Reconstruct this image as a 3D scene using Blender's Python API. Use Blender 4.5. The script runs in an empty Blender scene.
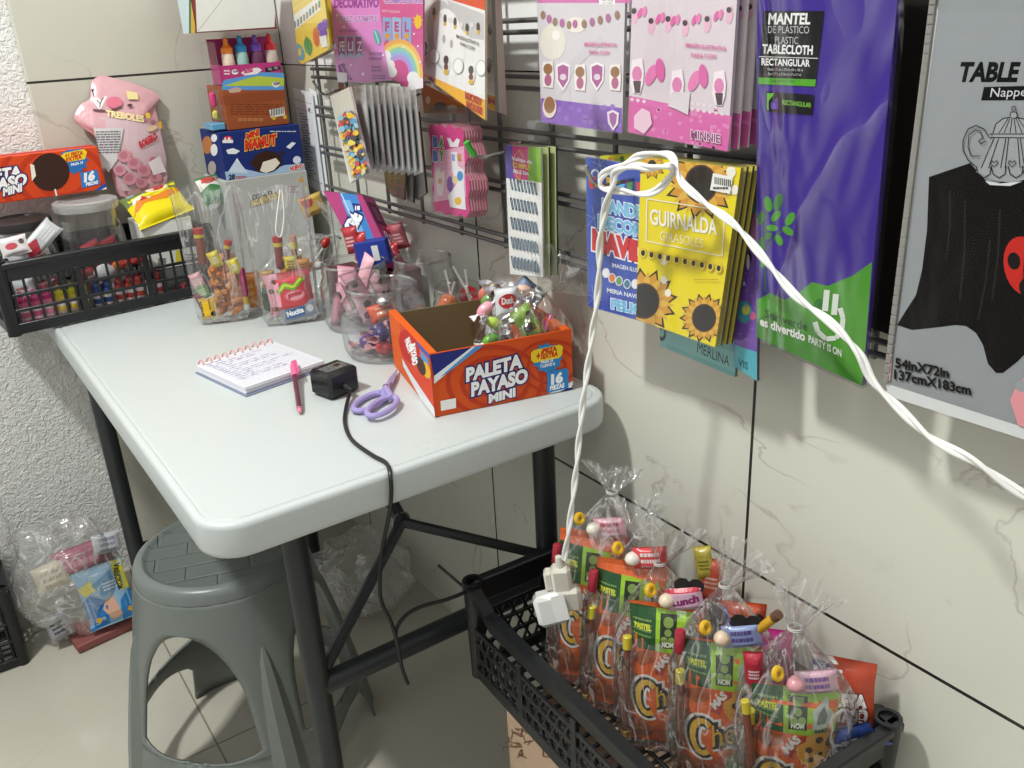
import bpy, math, random
from mathutils import Vector as V, Matrix as M
from mathutils.noise import noise as mnoise
SC = bpy.context.scene; COL = SC.collection
PI = math.pi
# ---------------------------------------------------------------- camera
CAM = V((-.795, 0, 1.243)); FOC = 891.11
RX = V((.8200538, .25475725, -.51245537)); RY = V((-.57017273, .28681416, -.7698316)); RZ = V((-.04914072, .92349141, .38045868))
def ray(u, v):
    d = V((u-512, 384-v, -FOC)); return V((RX.dot(d), RY.dot(d), RZ.dot(d)))
def hit(u, v, P, n):                      # the point of plane (P, n) seen at u, v
    r = ray(u, v); return CAM + r*((P-CAM).dot(n)/r.dot(n))
EX, EY, EZ = V((1, 0, 0)), V((0, 1, 0)), V((0, 0, 1))
def ax(u, v, x): return hit(u, v, V((x, 0, 0)), EX)
def ay(u, v, y): return hit(u, v, V((0, y, 0)), EY)
def az(u, v, z): return hit(u, v, V((0, 0, z)), EZ)
TZ = .735; YB = 2.06
# ---------------------------------------------------------------- colours and materials
def hx(h):
    if not isinstance(h, str): return tuple(h)[:3]+(1,)
    f = lambda c: c/12.92 if c <= .04045 else ((c+.055)/1.055)**2.4
    return tuple(f(int(h[i:i+2], 16)/255) for i in (0, 2, 4))+(1,)
MATS = {}
def nn(nt, t, **k):
    n = nt.nodes.new(t)
    for a, b in k.items(): setattr(n, a, b)
    return n
def newmat(name):
    m = bpy.data.materials.new(name); m.use_nodes = True; nt = m.node_tree; nt.nodes.clear()
    return m, nt, nn(nt, 'ShaderNodeOutputMaterial')
def mat(name, col=None, rough=.5, metal=0, bump=0, scale=40, var=.06, spec=.5, coat=0):
    """plain or printed (col None reads the mesh's own print colours) surface with a little noise"""
    if name in MATS: return MATS[name]
    m, nt, out = newmat(name); L = nt.links.new
    b = nn(nt, 'ShaderNodeBsdfPrincipled')
    b.inputs['Roughness'].default_value = rough; b.inputs['Metallic'].default_value = metal
    b.inputs['Specular IOR Level'].default_value = spec; b.inputs['Coat Weight'].default_value = coat
    tc = nn(nt, 'ShaderNodeTexCoord'); no = nn(nt, 'ShaderNodeTexNoise'); no.inputs['Scale'].default_value = scale; no.inputs['Detail'].default_value = 4
    L(tc.outputs['Object'], no.inputs['Vector'])
    mx = nn(nt, 'ShaderNodeMix', data_type='RGBA', blend_type='MULTIPLY'); mx.inputs[0].default_value = 1
    mr = nn(nt, 'ShaderNodeMapRange'); mr.inputs[1].default_value = .3; mr.inputs[2].default_value = .7; mr.inputs[3].default_value = 1-var; mr.inputs[4].default_value = 1
    L(no.outputs['Fac'], mr.inputs[0]); L(mr.outputs[0], mx.inputs[7])
    if col is None:
        at = nn(nt, 'ShaderNodeAttribute', attribute_name='Col'); L(at.outputs['Color'], mx.inputs[6])
    else: mx.inputs[6].default_value = hx(col)
    L(mx.outputs[2], b.inputs['Base Color'])
    if bump:
        bp = nn(nt, 'ShaderNodeBump'); bp.inputs['Strength'].default_value = bump; bp.inputs['Distance'].default_value = .004
        L(no.outputs['Fac'], bp.inputs['Height']); L(bp.outputs[0], b.inputs['Normal'])
    L(b.outputs[0], out.inputs[0]); MATS[name] = m; return m
def film(name, tint=(.97, .97, .97), rough=.08, base=.03, edge=.55, haze=.04, bump=.5, scale=30, streak=1., crease=0., dark=.0):
    """thin clear plastic: see-through, with a sheen that grows at grazing angles and whitish creases"""
    if name in MATS: return MATS[name]
    m, nt, out = newmat(name); L = nt.links.new
    def mrange(src, a, b, c, d):
        n = nn(nt, 'ShaderNodeMapRange'); L(src, n.inputs[0])
        for i_, v_ in enumerate((a, b, c, d)): n.inputs[i_+1].default_value = v_
        return n.outputs[0]
    tr = nn(nt, 'ShaderNodeBsdfTransparent'); gl = nn(nt, 'ShaderNodeBsdfGlossy'); gl.inputs['Roughness'].default_value = rough; gl.inputs[0].default_value = (.95, .95, .95, 1)
    df = nn(nt, 'ShaderNodeBsdfDiffuse'); df.inputs[0].default_value = (.9, .9, .9, 1)
    tc = nn(nt, 'ShaderNodeTexCoord'); mp = nn(nt, 'ShaderNodeMapping'); mp.inputs['Scale'].default_value = (1, 1, .35 if streak else 1)
    no = nn(nt, 'ShaderNodeTexNoise'); no.inputs['Scale'].default_value = scale; no.inputs['Detail'].default_value = 3; no.inputs['Distortion'].default_value = .8
    L(tc.outputs['Object'], mp.inputs[0]); L(mp.outputs[0], no.inputs['Vector'])
    s1 = nn(nt, 'ShaderNodeMath', operation='SUBTRACT'); L(no.outputs['Fac'], s1.inputs[0]); s1.inputs[1].default_value = .5
    s2 = nn(nt, 'ShaderNodeMath', operation='ABSOLUTE'); L(s1.outputs[0], s2.inputs[0])
    bp = nn(nt, 'ShaderNodeBump'); bp.inputs['Strength'].default_value = min(1, bump); bp.inputs['Distance'].default_value = .012*max(1, bump)
    L(s2.outputs[0] if crease else no.outputs['Fac'], bp.inputs['Height']); L(bp.outputs[0], gl.inputs['Normal'])
    lw = nn(nt, 'ShaderNodeLayerWeight'); lw.inputs[0].default_value = .35
    lf = nn(nt, 'ShaderNodeLayerWeight'); lf.inputs[0].default_value = .5
    if bump: L(bp.outputs[0], lw.inputs['Normal'])
    tm = nn(nt, 'ShaderNodeMix', data_type='RGBA'); tm.inputs[6].default_value = (*tint, 1); tm.inputs[7].default_value = tuple(c*(1-dark) for c in tint)+(1,)
    L(mrange(lf.outputs['Facing'], .55, 1, 0, 1), tm.inputs[0]); L(tm.outputs[2], tr.inputs[0])
    m1 = nn(nt, 'ShaderNodeMixShader'); L(mrange(lw.outputs['Facing'], .1, 1, base, edge), m1.inputs[0]); L(tr.outputs[0], m1.inputs[1]); L(gl.outputs[0], m1.inputs[2])
    m2 = nn(nt, 'ShaderNodeMixShader'); m2.inputs[0].default_value = haze; L(m1.outputs[0], m2.inputs[1]); L(df.outputs[0], m2.inputs[2])
    if crease: L(mrange(s2.outputs[0], 0, .02, haze+crease, haze), m2.inputs[0])
    L(m2.outputs[0], out.inputs[0]); MATS[name] = m; return m
PAPER = mat('printed_card', None, .55, var=.03, spec=.25)
GLOSS = mat('printed_plastic', None, .28, bump=.3, scale=25, var=.03, spec=.15)
FOIL = mat('printed_foil', None, .3, bump=.45, scale=60, var=.05, coat=.3)
CANDY = mat('boiled_candy', None, .2, var=.05)
CELLO = film('cellophane', rough=.07, base=.07, edge=.9, haze=.025, bump=1.3, scale=20, crease=.28)
FRILL = film('gathered_cellophane', rough=.1, base=.12, edge=.9, haze=.1, bump=1.3, scale=26, crease=.4)
SLEEVE = film('clear_sleeve', rough=.12, base=.012, edge=.3, haze=.006, bump=.25, scale=18)
JAR = film('clear_jar_plastic', tint=(.95, .955, .955), rough=.05, base=.06, edge=.6, haze=.025, bump=.03, scale=12, streak=0, dark=.6)
MILK = film('milky_sleeve', rough=.3, base=.04, edge=.4, haze=.3, bump=.4, scale=20)
POLY = film('limp_polythene', rough=.2, base=.07, edge=.6, haze=.13, bump=1.2, scale=14, streak=0, crease=.3)
# ---------------------------------------------------------------- meshes
class MB:
    def __init__(s): s.v = []; s.f = []; s.c = []; s.col = (1, 1, 1, 1)
    def ink(s, c): s.col = hx(c); return s
    def add(s, vs, fs, c=None):
        k = len(s.v); s.v += [V(p) for p in vs]; c = hx(c) if c is not None else s.col
        for f in fs: s.f.append([i+k for i in f]); s.c.append(c)
        return s
    def box(s, c, size, R=None, bev=0):
        x, y, z = [a/2 for a in size]; c = V(c)
        b = min(bev, x*.99, y*.99, z*.99)
        if b <= 0:
            vs = [V((i*x, j*y, k*z)) for i in (-1, 1) for j in (-1, 1) for k in (-1, 1)]
            fs = [(0, 1, 3, 2), (4, 6, 7, 5), (0, 4, 5, 1), (2, 3, 7, 6), (0, 2, 6, 4), (1, 5, 7, 3)]
        else:                                   # chamfered box
            vs = []; ix = {}
            for i in (-1, 1):
                for j in (-1, 1):
                    for k in (-1, 1):
                        for a in range(3):
                            p = [i*(x-b), j*(y-b), k*(z-b)]; p[a] += (i, j, k)[a]*b
                            ix[i, j, k, a] = len(vs); vs.append(V(p))
            fs = []
            for a in range(3):
                o = [q for q in range(3) if q != a]
                for sg in (-1, 1):
                    q = []
                    for e in ((-1, -1), (1, -1), (1, 1), (-1, 1)):
                        t = [0, 0, 0]; t[a] = sg; t[o[0]], t[o[1]] = e; q.append(ix[(*t, a)])
                    fs.append(q)
                for e0 in (-1, 1):
                    for e1 in (-1, 1):
                        t0 = [0, 0, 0]; t0[o[0]], t0[o[1]] = e0, e1; t1 = list(t0); t0[a] = -1; t1[a] = 1
                        fs.append([ix[(*t0, o[0])], ix[(*t1, o[0])], ix[(*t1, o[1])], ix[(*t0, o[1])]])
            for i in (-1, 1):
                for j in (-1, 1):
                    for k in (-1, 1): fs.append([ix[i, j, k, a] for a in range(3)])
        if R: vs = [R @ p for p in vs]
        return s.add([c+p for p in vs], fs)
    def tube(s, pts, r, n=8, closed=False, cap=True):
        pts = [V(p) for p in pts]; m = len(pts); rr = r if isinstance(r, (list, tuple)) else [r]*m
        rings = []; up = None
        for i, p in enumerate(pts):
            a = pts[i-1] if i or closed else p; b = pts[(i+1) % m] if i < m-1 or closed else p
            t = (b-a).normalized() if (b-a).length > 1e-9 else EZ
            if up is None: up = t.orthogonal().normalized()
            up = (up - t*up.dot(t)); up = up.normalized() if up.length > 1e-6 else t.orthogonal().normalized()
            w = t.cross(up); rings.append([p+(up*math.cos(q*2*PI/n)+w*math.sin(q*2*PI/n))*rr[i] for q in range(n)])
        return s.loft(rings, closed, cap)
    def loft(s, rings, closed=False, cap=True, wrap=True):
        n = len(rings[0]); m = len(rings); vs = [p for r in rings for p in r]; fs = []
        for i in range(m if closed else m-1):
            for j in range(n if wrap else n-1):
                a, b = i*n, ((i+1) % m)*n; k = (j+1) % n; fs.append((a+j, a+k, b+k, b+j))
        if cap and not closed and wrap: fs += [list(range(n))[::-1], [(m-1)*n+j for j in range(n)]]
        return s.add(vs, fs)
    def lathe(s, prof, c=(0, 0, 0), n=28, R=None, cap=True, sx=1, sy=1):
        c = V(c); rings = []
        for r, z in prof:
            q = [V((r*sx*math.cos(2*PI*j/n), r*sy*math.sin(2*PI*j/n), z)) for j in range(n)]
            rings.append([c+((R @ p) if R else p) for p in q])
        return s.loft(rings, False, cap)
    def prism(s, poly, z0, z1, X=None):         # 2-D outline pushed along z; X: 4x4 placing it
        n = len(poly); vs = [V((*p, z0)) for p in poly]+[V((*p, z1)) for p in poly]
        if X: vs = [X @ p for p in vs]
        return s.add(vs, [list(range(n))[::-1], [n+i for i in range(n)]]+[(i, (i+1) % n, n+(i+1) % n, n+i) for i in range(n)])
    def grid(s, f, nu, nv, closeu=False, colf=None):
        k = len(s.v); W = nu if closeu else nu+1
        s.v += [V(f(i/nu, j/nv)) for j in range(nv+1) for i in range(W)]
        for j in range(nv):
            for i in range(nu):
                i2 = (i+1) % W if closeu else i+1
                s.f.append([k+j*W+i, k+j*W+i2, k+(j+1)*W+i2, k+(j+1)*W+i]); s.c.append(hx(colf((i+.5)/nu, (j+.5)/nv)) if colf else s.col)
        return s
    def blob(s, c, r, n=10, R=None, wob=.0, seed=0):
        r = (r, r, r) if not isinstance(r, (list, tuple)) else r; c = V(c)
        def f(u, v):
            a, b = 2*PI*u, PI*(v-.5); p = V((math.cos(b)*math.cos(a), math.cos(b)*math.sin(a), math.sin(b)))
            k = 1+wob*mnoise(p*1.7+V((seed*3.1, seed, 0))) if wob else 1
            p = V((p.x*r[0], p.y*r[1], p.z*r[2]))*k; return c+((R @ p) if R else p)
        return s.grid(f, n, max(4, n//2), True)
    def build(s, name, m, parent=None, smooth=40, origin=None, solid=0, sub=0):
        X = XF.get(parent.name) if parent else None
        if X is None:
            if origin is None:
                xs = [p.x for p in s.v]; ys = [p.y for p in s.v]; origin = V(((min(xs)+max(xs))/2, (min(ys)+max(ys))/2, min(p.z for p in s.v)))
            X = M.Translation(V(origin))
        I = X.inverted(); me = bpy.data.meshes.new(name)
        me.from_pydata([I @ p for p in s.v], [], s.f); me.validate(); me.update()
        at = me.color_attributes.new('Col', 'FLOAT_COLOR', 'CORNER')
        if len(me.polygons) == len(s.c):
            buf = []
            for f, c in zip(me.polygons, s.c): buf += list(c)*f.loop_total
            at.data.foreach_set('color', buf)
        if smooth:
            me.shade_smooth(); me.set_sharp_from_angle(angle=math.radians(smooth))
        me.materials.append(m); o = bpy.data.objects.new(name, me); COL.objects.link(o)
        if parent: o.parent = parent; XF[o.name] = X
        else: o.matrix_world = X; XF[o.name] = X
        if sub: d = o.modifiers.new('s', 'SUBSURF'); d.levels = d.render_levels = sub
        if solid: d = o.modifiers.new('t', 'SOLIDIFY'); d.thickness = solid; d.offset = 0
        return o
XF = {}
def tag(o, label, cat, group=None):
    o['label'] = label; o['category'] = cat
    if group: o['group'] = group
    return o
def thing(name, label, cat, X=None, group=None):
    """an Empty at the thing's base; X is its place (a point or a full matrix)"""
    o = bpy.data.objects.new(name, None); COL.objects.link(o); o.empty_display_size = .02
    X = M.Translation(V(X)) if not isinstance(X, M) else X
    o.matrix_world = X; XF[o.name] = X; return tag(o, label, cat, group)
def struct(mb, name, m, **k):
    o = mb.build(name, m, **k); o['kind'] = 'structure'; return o
def dup(o, X, label, group=None):
    def cp(a, par):
        c = a.copy(); COL.objects.link(c)
        if par: c.parent = par
        for ch in KIDS.get(a.name, a.children): cp(ch, c)
        return c
    KIDS = {a.name: list(a.children) for a in [o]+list(o.children_recursive)}
    c = cp(o, None); c.matrix_world = X; XF[c.name] = X; c['label'] = label
    if group: c['group'] = group
    return c
def frame(P, ex, ey=None, ez=None):
    """matrix with x along ex and z along ez (or y along ey)"""
    ex = V(ex).normalized()
    if ez is not None: ez = V(ez); ez = (ez-ex*ez.dot(ex)).normalized(); ey = ez.cross(ex)
    else: ey = V(ey); ey = (ey-ex*ey.dot(ex)).normalized(); ez = ex.cross(ey)
    return M(((ex.x, ey.x, ez.x, P[0]), (ex.y, ey.y, ez.y, P[1]), (ex.z, ey.z, ez.z, P[2]), (0, 0, 0, 1)))
def rotz(a): return M.Rotation(math.radians(a), 3, 'Z')
def spline(pts, k=8, closed=False):
    pts = [V(p) for p in pts]; n = len(pts); out = []
    for i in range(n if closed else n-1):
        g = lambda q: pts[q % n] if closed else pts[max(0, min(n-1, q))]
        a, b, c, d = g(i-1), g(i), g(i+1), g(i+2)
        for j in range(k):
            t = j/k; out.append(.5*((2*b)+(c-a)*t+(2*a-5*b+4*c-d)*t*t+(3*b-a-3*c+d)*t**3))
    if not closed: out.append(pts[-1])
    return out
# ---------------------------------------------------------------- print
FONT = {}
def glyphs(st, bold=0.):
    k = (st, round(bold, 3))
    if k not in FONT:
        cu = bpy.data.curves.new('t', 'FONT'); cu.body = st; cu.size = 1; cu.offset = bold; cu.resolution_u = 3
        o = bpy.data.objects.new('t', cu); me = o.to_mesh()
        ps = [[(me.vertices[i].co.x, me.vertices[i].co.y) for i in p.vertices] for p in me.polygons]
        o.to_mesh_clear(); bpy.data.objects.remove(o); bpy.data.curves.remove(cu)
        xs = [x for p in ps for x, y in p] or [0, 1]
        FONT[k] = ps, min(xs), max(xs)
    return FONT[k]
def clip(poly, conv):
    """cut a polygon to a convex outline"""
    n = len(conv); A = sum(conv[i][0]*conv[(i+1) % n][1]-conv[(i+1) % n][0]*conv[i][1] for i in range(n)); sg = 1 if A > 0 else -1
    for i in range(n):
        (ax_, ay_), (bx, by) = conv[i], conv[(i+1) % n]
        d = lambda p: sg*((bx-ax_)*(p[1]-ay_)-(by-ay_)*(p[0]-ax_))
        out = []; m = len(poly)
        for j in range(m):
            p, q = poly[j], poly[(j+1) % m]; dp, dq = d(p), d(q)
            if dp >= 0: out.append(p)
            if (dp >= 0) != (dq >= 0):
                t = dp/(dp-dq); out.append((p[0]+(q[0]-p[0])*t, p[1]+(q[1]-p[1])*t))
        poly = out
        if len(poly) < 3: return []
    return poly
def hull(P):
    P = sorted(set((float(x), float(y)) for x, y in P))
    def half(Q):
        h = []
        for p in Q:
            while len(h) > 1 and (h[-1][0]-h[-2][0])*(p[1]-h[-2][1])-(h[-1][1]-h[-2][1])*(p[0]-h[-2][0]) <= 0: h.pop()
            h.append(p)
        return h
    a, b = half(P), half(P[::-1]); return a[:-1]+b[:-1]
class Art:
    """flat print: coloured outlines in layers. up=-1: y runs down (coordinates read off the photograph), +1: y runs up"""
    def __init__(s, bounds=None, up=-1): s.q = []; s.b = hull(bounds) if bounds else None; s.up = up; s.k = 0; s.noclip = False
    def put(s, poly, c):
        if s.b and not s.noclip: poly = clip(poly, s.b)
        if len(poly) > 2: s.q.append((poly, hx(c), s.k))
    def poly(s, pts, c): s.k += 1; s.put(list(pts), c); return s
    def polys(s, many, c):
        s.k += 1
        for p in many: s.put(list(p), c)
        return s
    def rect(s, x0, y0, x1, y1, c, sl=0): return s.poly([(x0, y0), (x1, y0+sl*(x1-x0)), (x1, y1+sl*(x1-x0)), (x0, y1)], c)
    def disc(s, x, y, r, c, ry=None, n=20, rot=0):
        ry = ry or r; ca, sa = math.cos(math.radians(rot)), math.sin(math.radians(rot))
        return s.poly([(x+r*math.cos(2*PI*i/n)*ca-ry*math.sin(2*PI*i/n)*sa, y+r*math.cos(2*PI*i/n)*sa+ry*math.sin(2*PI*i/n)*ca) for i in range(n)], c)
    def discs(s, many, c, n=10):
        return s.polys([[(x+r*math.cos(2*PI*i/n), y+r*math.sin(2*PI*i/n)) for i in range(n)] for x, y, r in many], c)
    def burst(s, x, y, r1, r2, n, c, rot=0):
        return s.poly([(x+(r1 if i % 2 else r2)*math.cos(PI*i/n+rot), y+(r1 if i % 2 else r2)*math.sin(PI*i/n+rot)) for i in range(2*n)], c)
    def line(s, pts, w, c):
        s.k += 1
        for (a, b), (d, e) in zip(pts, pts[1:]):
            l = math.hypot(d-a, e-b) or 1; px, py = -(e-b)/l*w/2, (d-a)/l*w/2
            s.put([(a+px, b+py), (d+px, e+py), (d-px, e-py), (a-px, b-py)], c)
        return s
    def petals(s, x, y, r0, r1, n, w, c, edge=None, rot=0):
        for cc, g in (((edge, 1.0),) if edge else ())+((c, .84 if edge else 1),):
            P = []
            for i in range(n):
                a = 2*PI*i/n+rot; ca, sa = math.cos(a), math.sin(a)
                P.append([(x+ca*q-sa*t*g, y+sa*q+ca*t*g) for q, t in ((r0*.7, -w*.6), (r0+(r1-r0)*.45, -w), (r0+(r1-r0)*(g if g < 1 else 1), 0), (r0+(r1-r0)*.45, w), (r0*.7, w*.6))])
            s.polys(P, cc)
        return s
    def text(s, st, p0, p1, h, c, bold=0., out=None, up=None, arc=0):
        """st from baseline point p0 to p1, capitals h high; out=(colour, width in h)"""
        (x0, y0), (x1, y1) = p0, p1; u = up or (0, s.up*h)
        if up is None and s.up < 0: pass
        for cc, bo in (((out[0], bold+out[1]),) if out else ())+((c, bold),):
            ps, a, b = glyphs(st, bo)
            if bo != bold or not out: pass
            _, a, b = glyphs(st, bold)
            s.k += 1; w = (b-a) or 1
            for p in ps:
                q = []
                for X, Y in p:
                    t = (X-a)/w; yy = Y/.685+arc*4*t*(1-t); q.append((x0+(x1-x0)*t+u[0]*yy, y0+(y1-y0)*t+u[1]*yy))
                s.put(q, cc)
        return s
    def scribble(s, x0, y0, x1, y1, rows, c, seed=0, w=.55):
        """rows of print too small to read"""
        rn = random.Random(seed); s.k += 1; dh = (y1-y0)/rows
        for i in range(rows):
            x = x0; y = y0+dh*i
            while x < x1:
                l = min(rn.uniform(.06, .2)*(x1-x0), x1-x)
                s.put([(x, y), (x+l, y), (x+l, y+dh*w), (x, y+dh*w)], c); x += l+(x1-x0)*.03
        return s
    def onto(s, mb, fn, eps=3.5e-5, cells=None):
        """fn(x, y, lift) -> point. cells cuts the print into a grid so that it follows a curved surface"""
        for poly, c, k in s.q:
            pcs = [poly]
            if cells:
                xs = [p[0] for p in poly]; ys = [p[1] for p in poly]; pcs = []; dx, dy = cells
                for i in range(math.floor(min(xs)/dx), math.floor(max(xs)/dx)+1):
                    st = clip(poly, [(i*dx, -9e3), (i*dx+dx, -9e3), (i*dx+dx, 9e3), (i*dx, 9e3)])
                    if len(st) < 3: continue
                    y2 = [p[1] for p in st]
                    for j in range(math.floor(min(y2)/dy), math.floor(max(y2)/dy)+1):
                        t = clip(st, [(-9e3, j*dy), (9e3, j*dy), (9e3, j*dy+dy), (-9e3, j*dy+dy)])
                        if len(t) > 2: pcs.append(t)
            for p in pcs: mb.add([fn(x, y, k*eps) for x, y in p], [list(range(len(p)))], c)
        return mb
class Pl:
    """a plane in the room; at(u, v, lift) is its point seen at u, v in the photograph"""
    def __init__(s, P, n):
        s.P = V(P); s.n = V(n).normalized()
        if s.n.dot(CAM-s.P) < 0: s.n = -s.n
    @staticmethod
    def three(a, b, c): return Pl(a, (V(b)-V(a)).cross(V(c)-V(a)))
    def at(s, u, v, k=0): return hit(u, v, s.P+s.n*k, s.n)
def PX(x): return Pl((x, 0, 0), (-1, 0, 0))
def PY(y): return Pl((0, y, 0), (0, -1, 0))
def PZ(z): return Pl((0, 0, z), (0, 0, 1))
def slab(mb, outline, pl, t, c='ffffff', side=None, art=None):
    """sheet of thickness t behind plane pl with an outline read off the photograph, and its print"""
    A = [pl.at(*p) for p in outline]; n = len(A); vs = A+[p-pl.n*t for p in A]
    mb.add(vs, [list(range(n))], c); mb.add(vs, [[n+i for i in range(n)][::-1]]+[(i, n+i, n+(i+1) % n, (i+1) % n) for i in range(n)], side or c)
    if art: art.onto(mb, pl.at)
    return mb
def grow(o, k):
    cx = sum(p[0] for p in o)/len(o); cy = sum(p[1] for p in o)/len(o); return [(cx+(x-cx)*k, cy+(y-cy)*k) for x, y in o]
# ================================================================ setting
def tilemat(name, axis, joints, veins=True, white_above=None, base='dddcd0', rough=.22, jc='2c2a28', jw=.0045):
    m, nt, out = newmat(name); L = nt.links.new
    def mth(op, a, b=None, c=None):
        n = nn(nt, 'ShaderNodeMath', operation=op)
        for i, x in enumerate((a, b, c)):
            if x is None: continue
            if isinstance(x, (int, float)): n.inputs[i].default_value = x
            else: L(x, n.inputs[i])
        return n.outputs[0]
    geo = nn(nt, 'ShaderNodeNewGeometry'); sp = nn(nt, 'ShaderNodeSeparateXYZ'); L(geo.outputs['Position'], sp.inputs[0])
    js = None
    for a, (off, step) in zip(axis, joints):
        d = mth('PINGPONG', mth('SUBTRACT', sp.outputs[a], off), step/2)
        j = mth('LESS_THAN', d, jw/2); js = j if js is None else mth('MAXIMUM', js, j)
    no = nn(nt, 'ShaderNodeTexNoise'); no.inputs['Scale'].default_value = 2.6; no.inputs['Detail'].default_value = 5; no.inputs['Roughness'].default_value = .5; no.inputs['Distortion'].default_value = 1.4
    L(geo.outputs['Position'], no.inputs['Vector'])
    v = mth('ABSOLUTE', mth('SUBTRACT', no.outputs['Fac'], .5))
    mr = nn(nt, 'ShaderNodeMapRange'); mr.inputs[1].default_value = 0; mr.inputs[2].default_value = .009; mr.inputs[3].default_value = .7; mr.inputs[4].default_value = 0; L(v, mr.inputs[0])
    n2 = nn(nt, 'ShaderNodeTexNoise'); n2.inputs['Scale'].default_value = 5; n2.inputs['Detail'].default_value = 6; L(geo.outputs['Position'], n2.inputs['Vector'])
    n2r = nn(nt, 'ShaderNodeMapRange'); n2r.inputs[1].default_value = .4; n2r.inputs[2].default_value = .56; L(n2.outputs['Fac'], n2r.inputs[0])
    vf = mth('MULTIPLY', mth('MULTIPLY', mr.outputs[0], n2r.outputs[0]), .7 if veins else .15)
    cr = nn(nt, 'ShaderNodeMix', data_type='RGBA'); cr.inputs[6].default_value = hx(base); cr.inputs[7].default_value = tuple(c*.9 for c in hx(base)[:3])+(1,); L(n2.outputs['Fac'], cr.inputs[0])
    c2 = nn(nt, 'ShaderNodeMix', data_type='RGBA'); c2.inputs[7].default_value = hx('8d8377'); L(cr.outputs[2], c2.inputs[6]); L(vf, c2.inputs[0])
    c3 = nn(nt, 'ShaderNodeMix', data_type='RGBA'); c3.inputs[7].default_value = hx(jc); L(c2.outputs[2], c3.inputs[6]); L(js, c3.inputs[0])
    last = c3.outputs[2]; ro = rough
    b = nn(nt, 'ShaderNodeBsdfPrincipled'); b.inputs['Roughness'].default_value = rough
    if white_above:
        w = mth('GREATER_THAN', sp.outputs[2], white_above)
        c4 = nn(nt, 'ShaderNodeMix', data_type='RGBA'); c4.inputs[7].default_value = hx('eeeeee'); L(last, c4.inputs[6]); L(w, c4.inputs[0]); last = c4.outputs[2]
        L(mth('ADD', mth('MULTIPLY', w, .4), rough), b.inputs['Roughness'])
    L(last, b.inputs['Base Color'])
    bp = nn(nt, 'ShaderNodeBump'); bp.inputs['Strength'].default_value = .5; bp.inputs['Distance'].default_value = -.002; L(js, bp.inputs['Height']); L(bp.outputs[0], b.inputs['Normal'])
    L(b.outputs[0], out.inputs[0]); return m
TS = .6146
m_wr = tilemat('marble_wall_tiles', (1, 2), ((.663, TS), (1.17-TS, TS)), white_above=1.17)
m_wb = tilemat('marble_wall_tiles_back_dimmed', (0, 2), ((0, TS*2), (1.17-TS, TS)), base='cdcbbf')  # same tile as the right wall, weaker light put into a darker base
m_fl = tilemat('floor_tiles', (0, 1), ((-.562, .6), (1.42, .6)), veins=False, base='c3bfb2', rough=.16, jc='8c8478', jw=.0035)
def stucco():
    m, nt, out = newmat('white_stucco'); L = nt.links.new
    b = nn(nt, 'ShaderNodeBsdfPrincipled'); b.inputs['Base Color'].default_value = hx('e6e6e4'); b.inputs['Roughness'].default_value = .85
    g = nn(nt, 'ShaderNodeNewGeometry'); v = nn(nt, 'ShaderNodeTexNoise'); v.inputs['Scale'].default_value = 95; v.inputs['Detail'].default_value = 3; v.inputs['Distortion'].default_value = 1.2
    bp = nn(nt, 'ShaderNodeBump'); bp.inputs['Strength'].default_value = 1; bp.inputs['Distance'].default_value = .006
    L(g.outputs['Position'], v.inputs['Vector']); L(v.outputs['Fac'], bp.inputs['Height']); L(bp.outputs[0], b.inputs['Normal']); L(b.outputs[0], out.inputs[0]); return m
struct(MB().box((-1.1, -.2, -.05), (2.9, 4.9, .1)), 'floor', m_fl, smooth=0)
struct(MB().box((.06, -.2, 1.55), (.12, 4.9, 3.1)), 'wall_right', m_wr, smooth=0)
struct(MB().box((-1.3, YB+.065, 1.55), (2.6, .12, 3.1)), 'wall_back', stucco(), smooth=0)
struct(MB().box((-.265, YB-.0, 1.55), (.53, .014, 3.1), bev=.004), 'trim_1', m_wb, smooth=0)
struct(MB().box((-1.575, YB-.002, .03), (2.05, .014, .06), bev=.003), 'baseboard_back', m_fl, smooth=0)
struct(MB().box((-1.1, -.2, 3.15), (2.9, 4.9, .1)), 'ceiling', mat('white_ceiling_paint', 'f0f0ee', .9, bump=.1), smooth=0)

# ================================================================ folding table
m_hdpe = mat('white_moulded_plastic', 'c2c8c8', .4, bump=.03, scale=160, var=.02)
m_leg = mat('dark_grey_steel', '33373a', .38, metal=.3, spec=.5)
TX0, TX1, TY0, TY1 = -.613, -.02, .893, 2.04
def rrect(x0, x1, y0, y1, r, n=7):
    P = []
    for cx, cy, a in ((x1-r, y0+r, -90), (x1-r, y1-r, 0), (x0+r, y1-r, 90), (x0+r, y0+r, 180)):
        for i in range(n+1):
            t = math.radians(a+90*i/n); P.append((cx+r*math.cos(t), cy+r*math.sin(t)))
    return P
tb = thing('folding_table', 'white plastic folding table with dark grey steel legs, against the tiled wall', 'table', (-.33, 1.46, 0))
t = MB(); rings = []
for ins, z in ((.01, -.046), (.0035, -.0445), (.0005, -.041), (0, -.037), (0, -.007), (.0006, -.004), (.0022, -.0014), (.0045, 0), (.010, 0), (.0115, -.0015), (.014, -.0015), (.0155, 0)):
    rings.append([V((x, y, TZ+z)) for x, y in rrect(TX0+ins, TX1-ins, TY0+ins, TY1-ins, .05-ins*.8)])
t.loft(rings); t.build('tabletop', m_hdpe, tb, smooth=35)
e = MB().ink('e2e3e1')
for u in range(5):                                     # faint moulded mark on the top
    p = az(414+u*9.5, 444-u*2.6, TZ); e.box((p.x, p.y, TZ), (.009, .012, .0008), rotz(8), bev=.0003)
e.build('moulded_mark', m_hdpe, tb)
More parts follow.
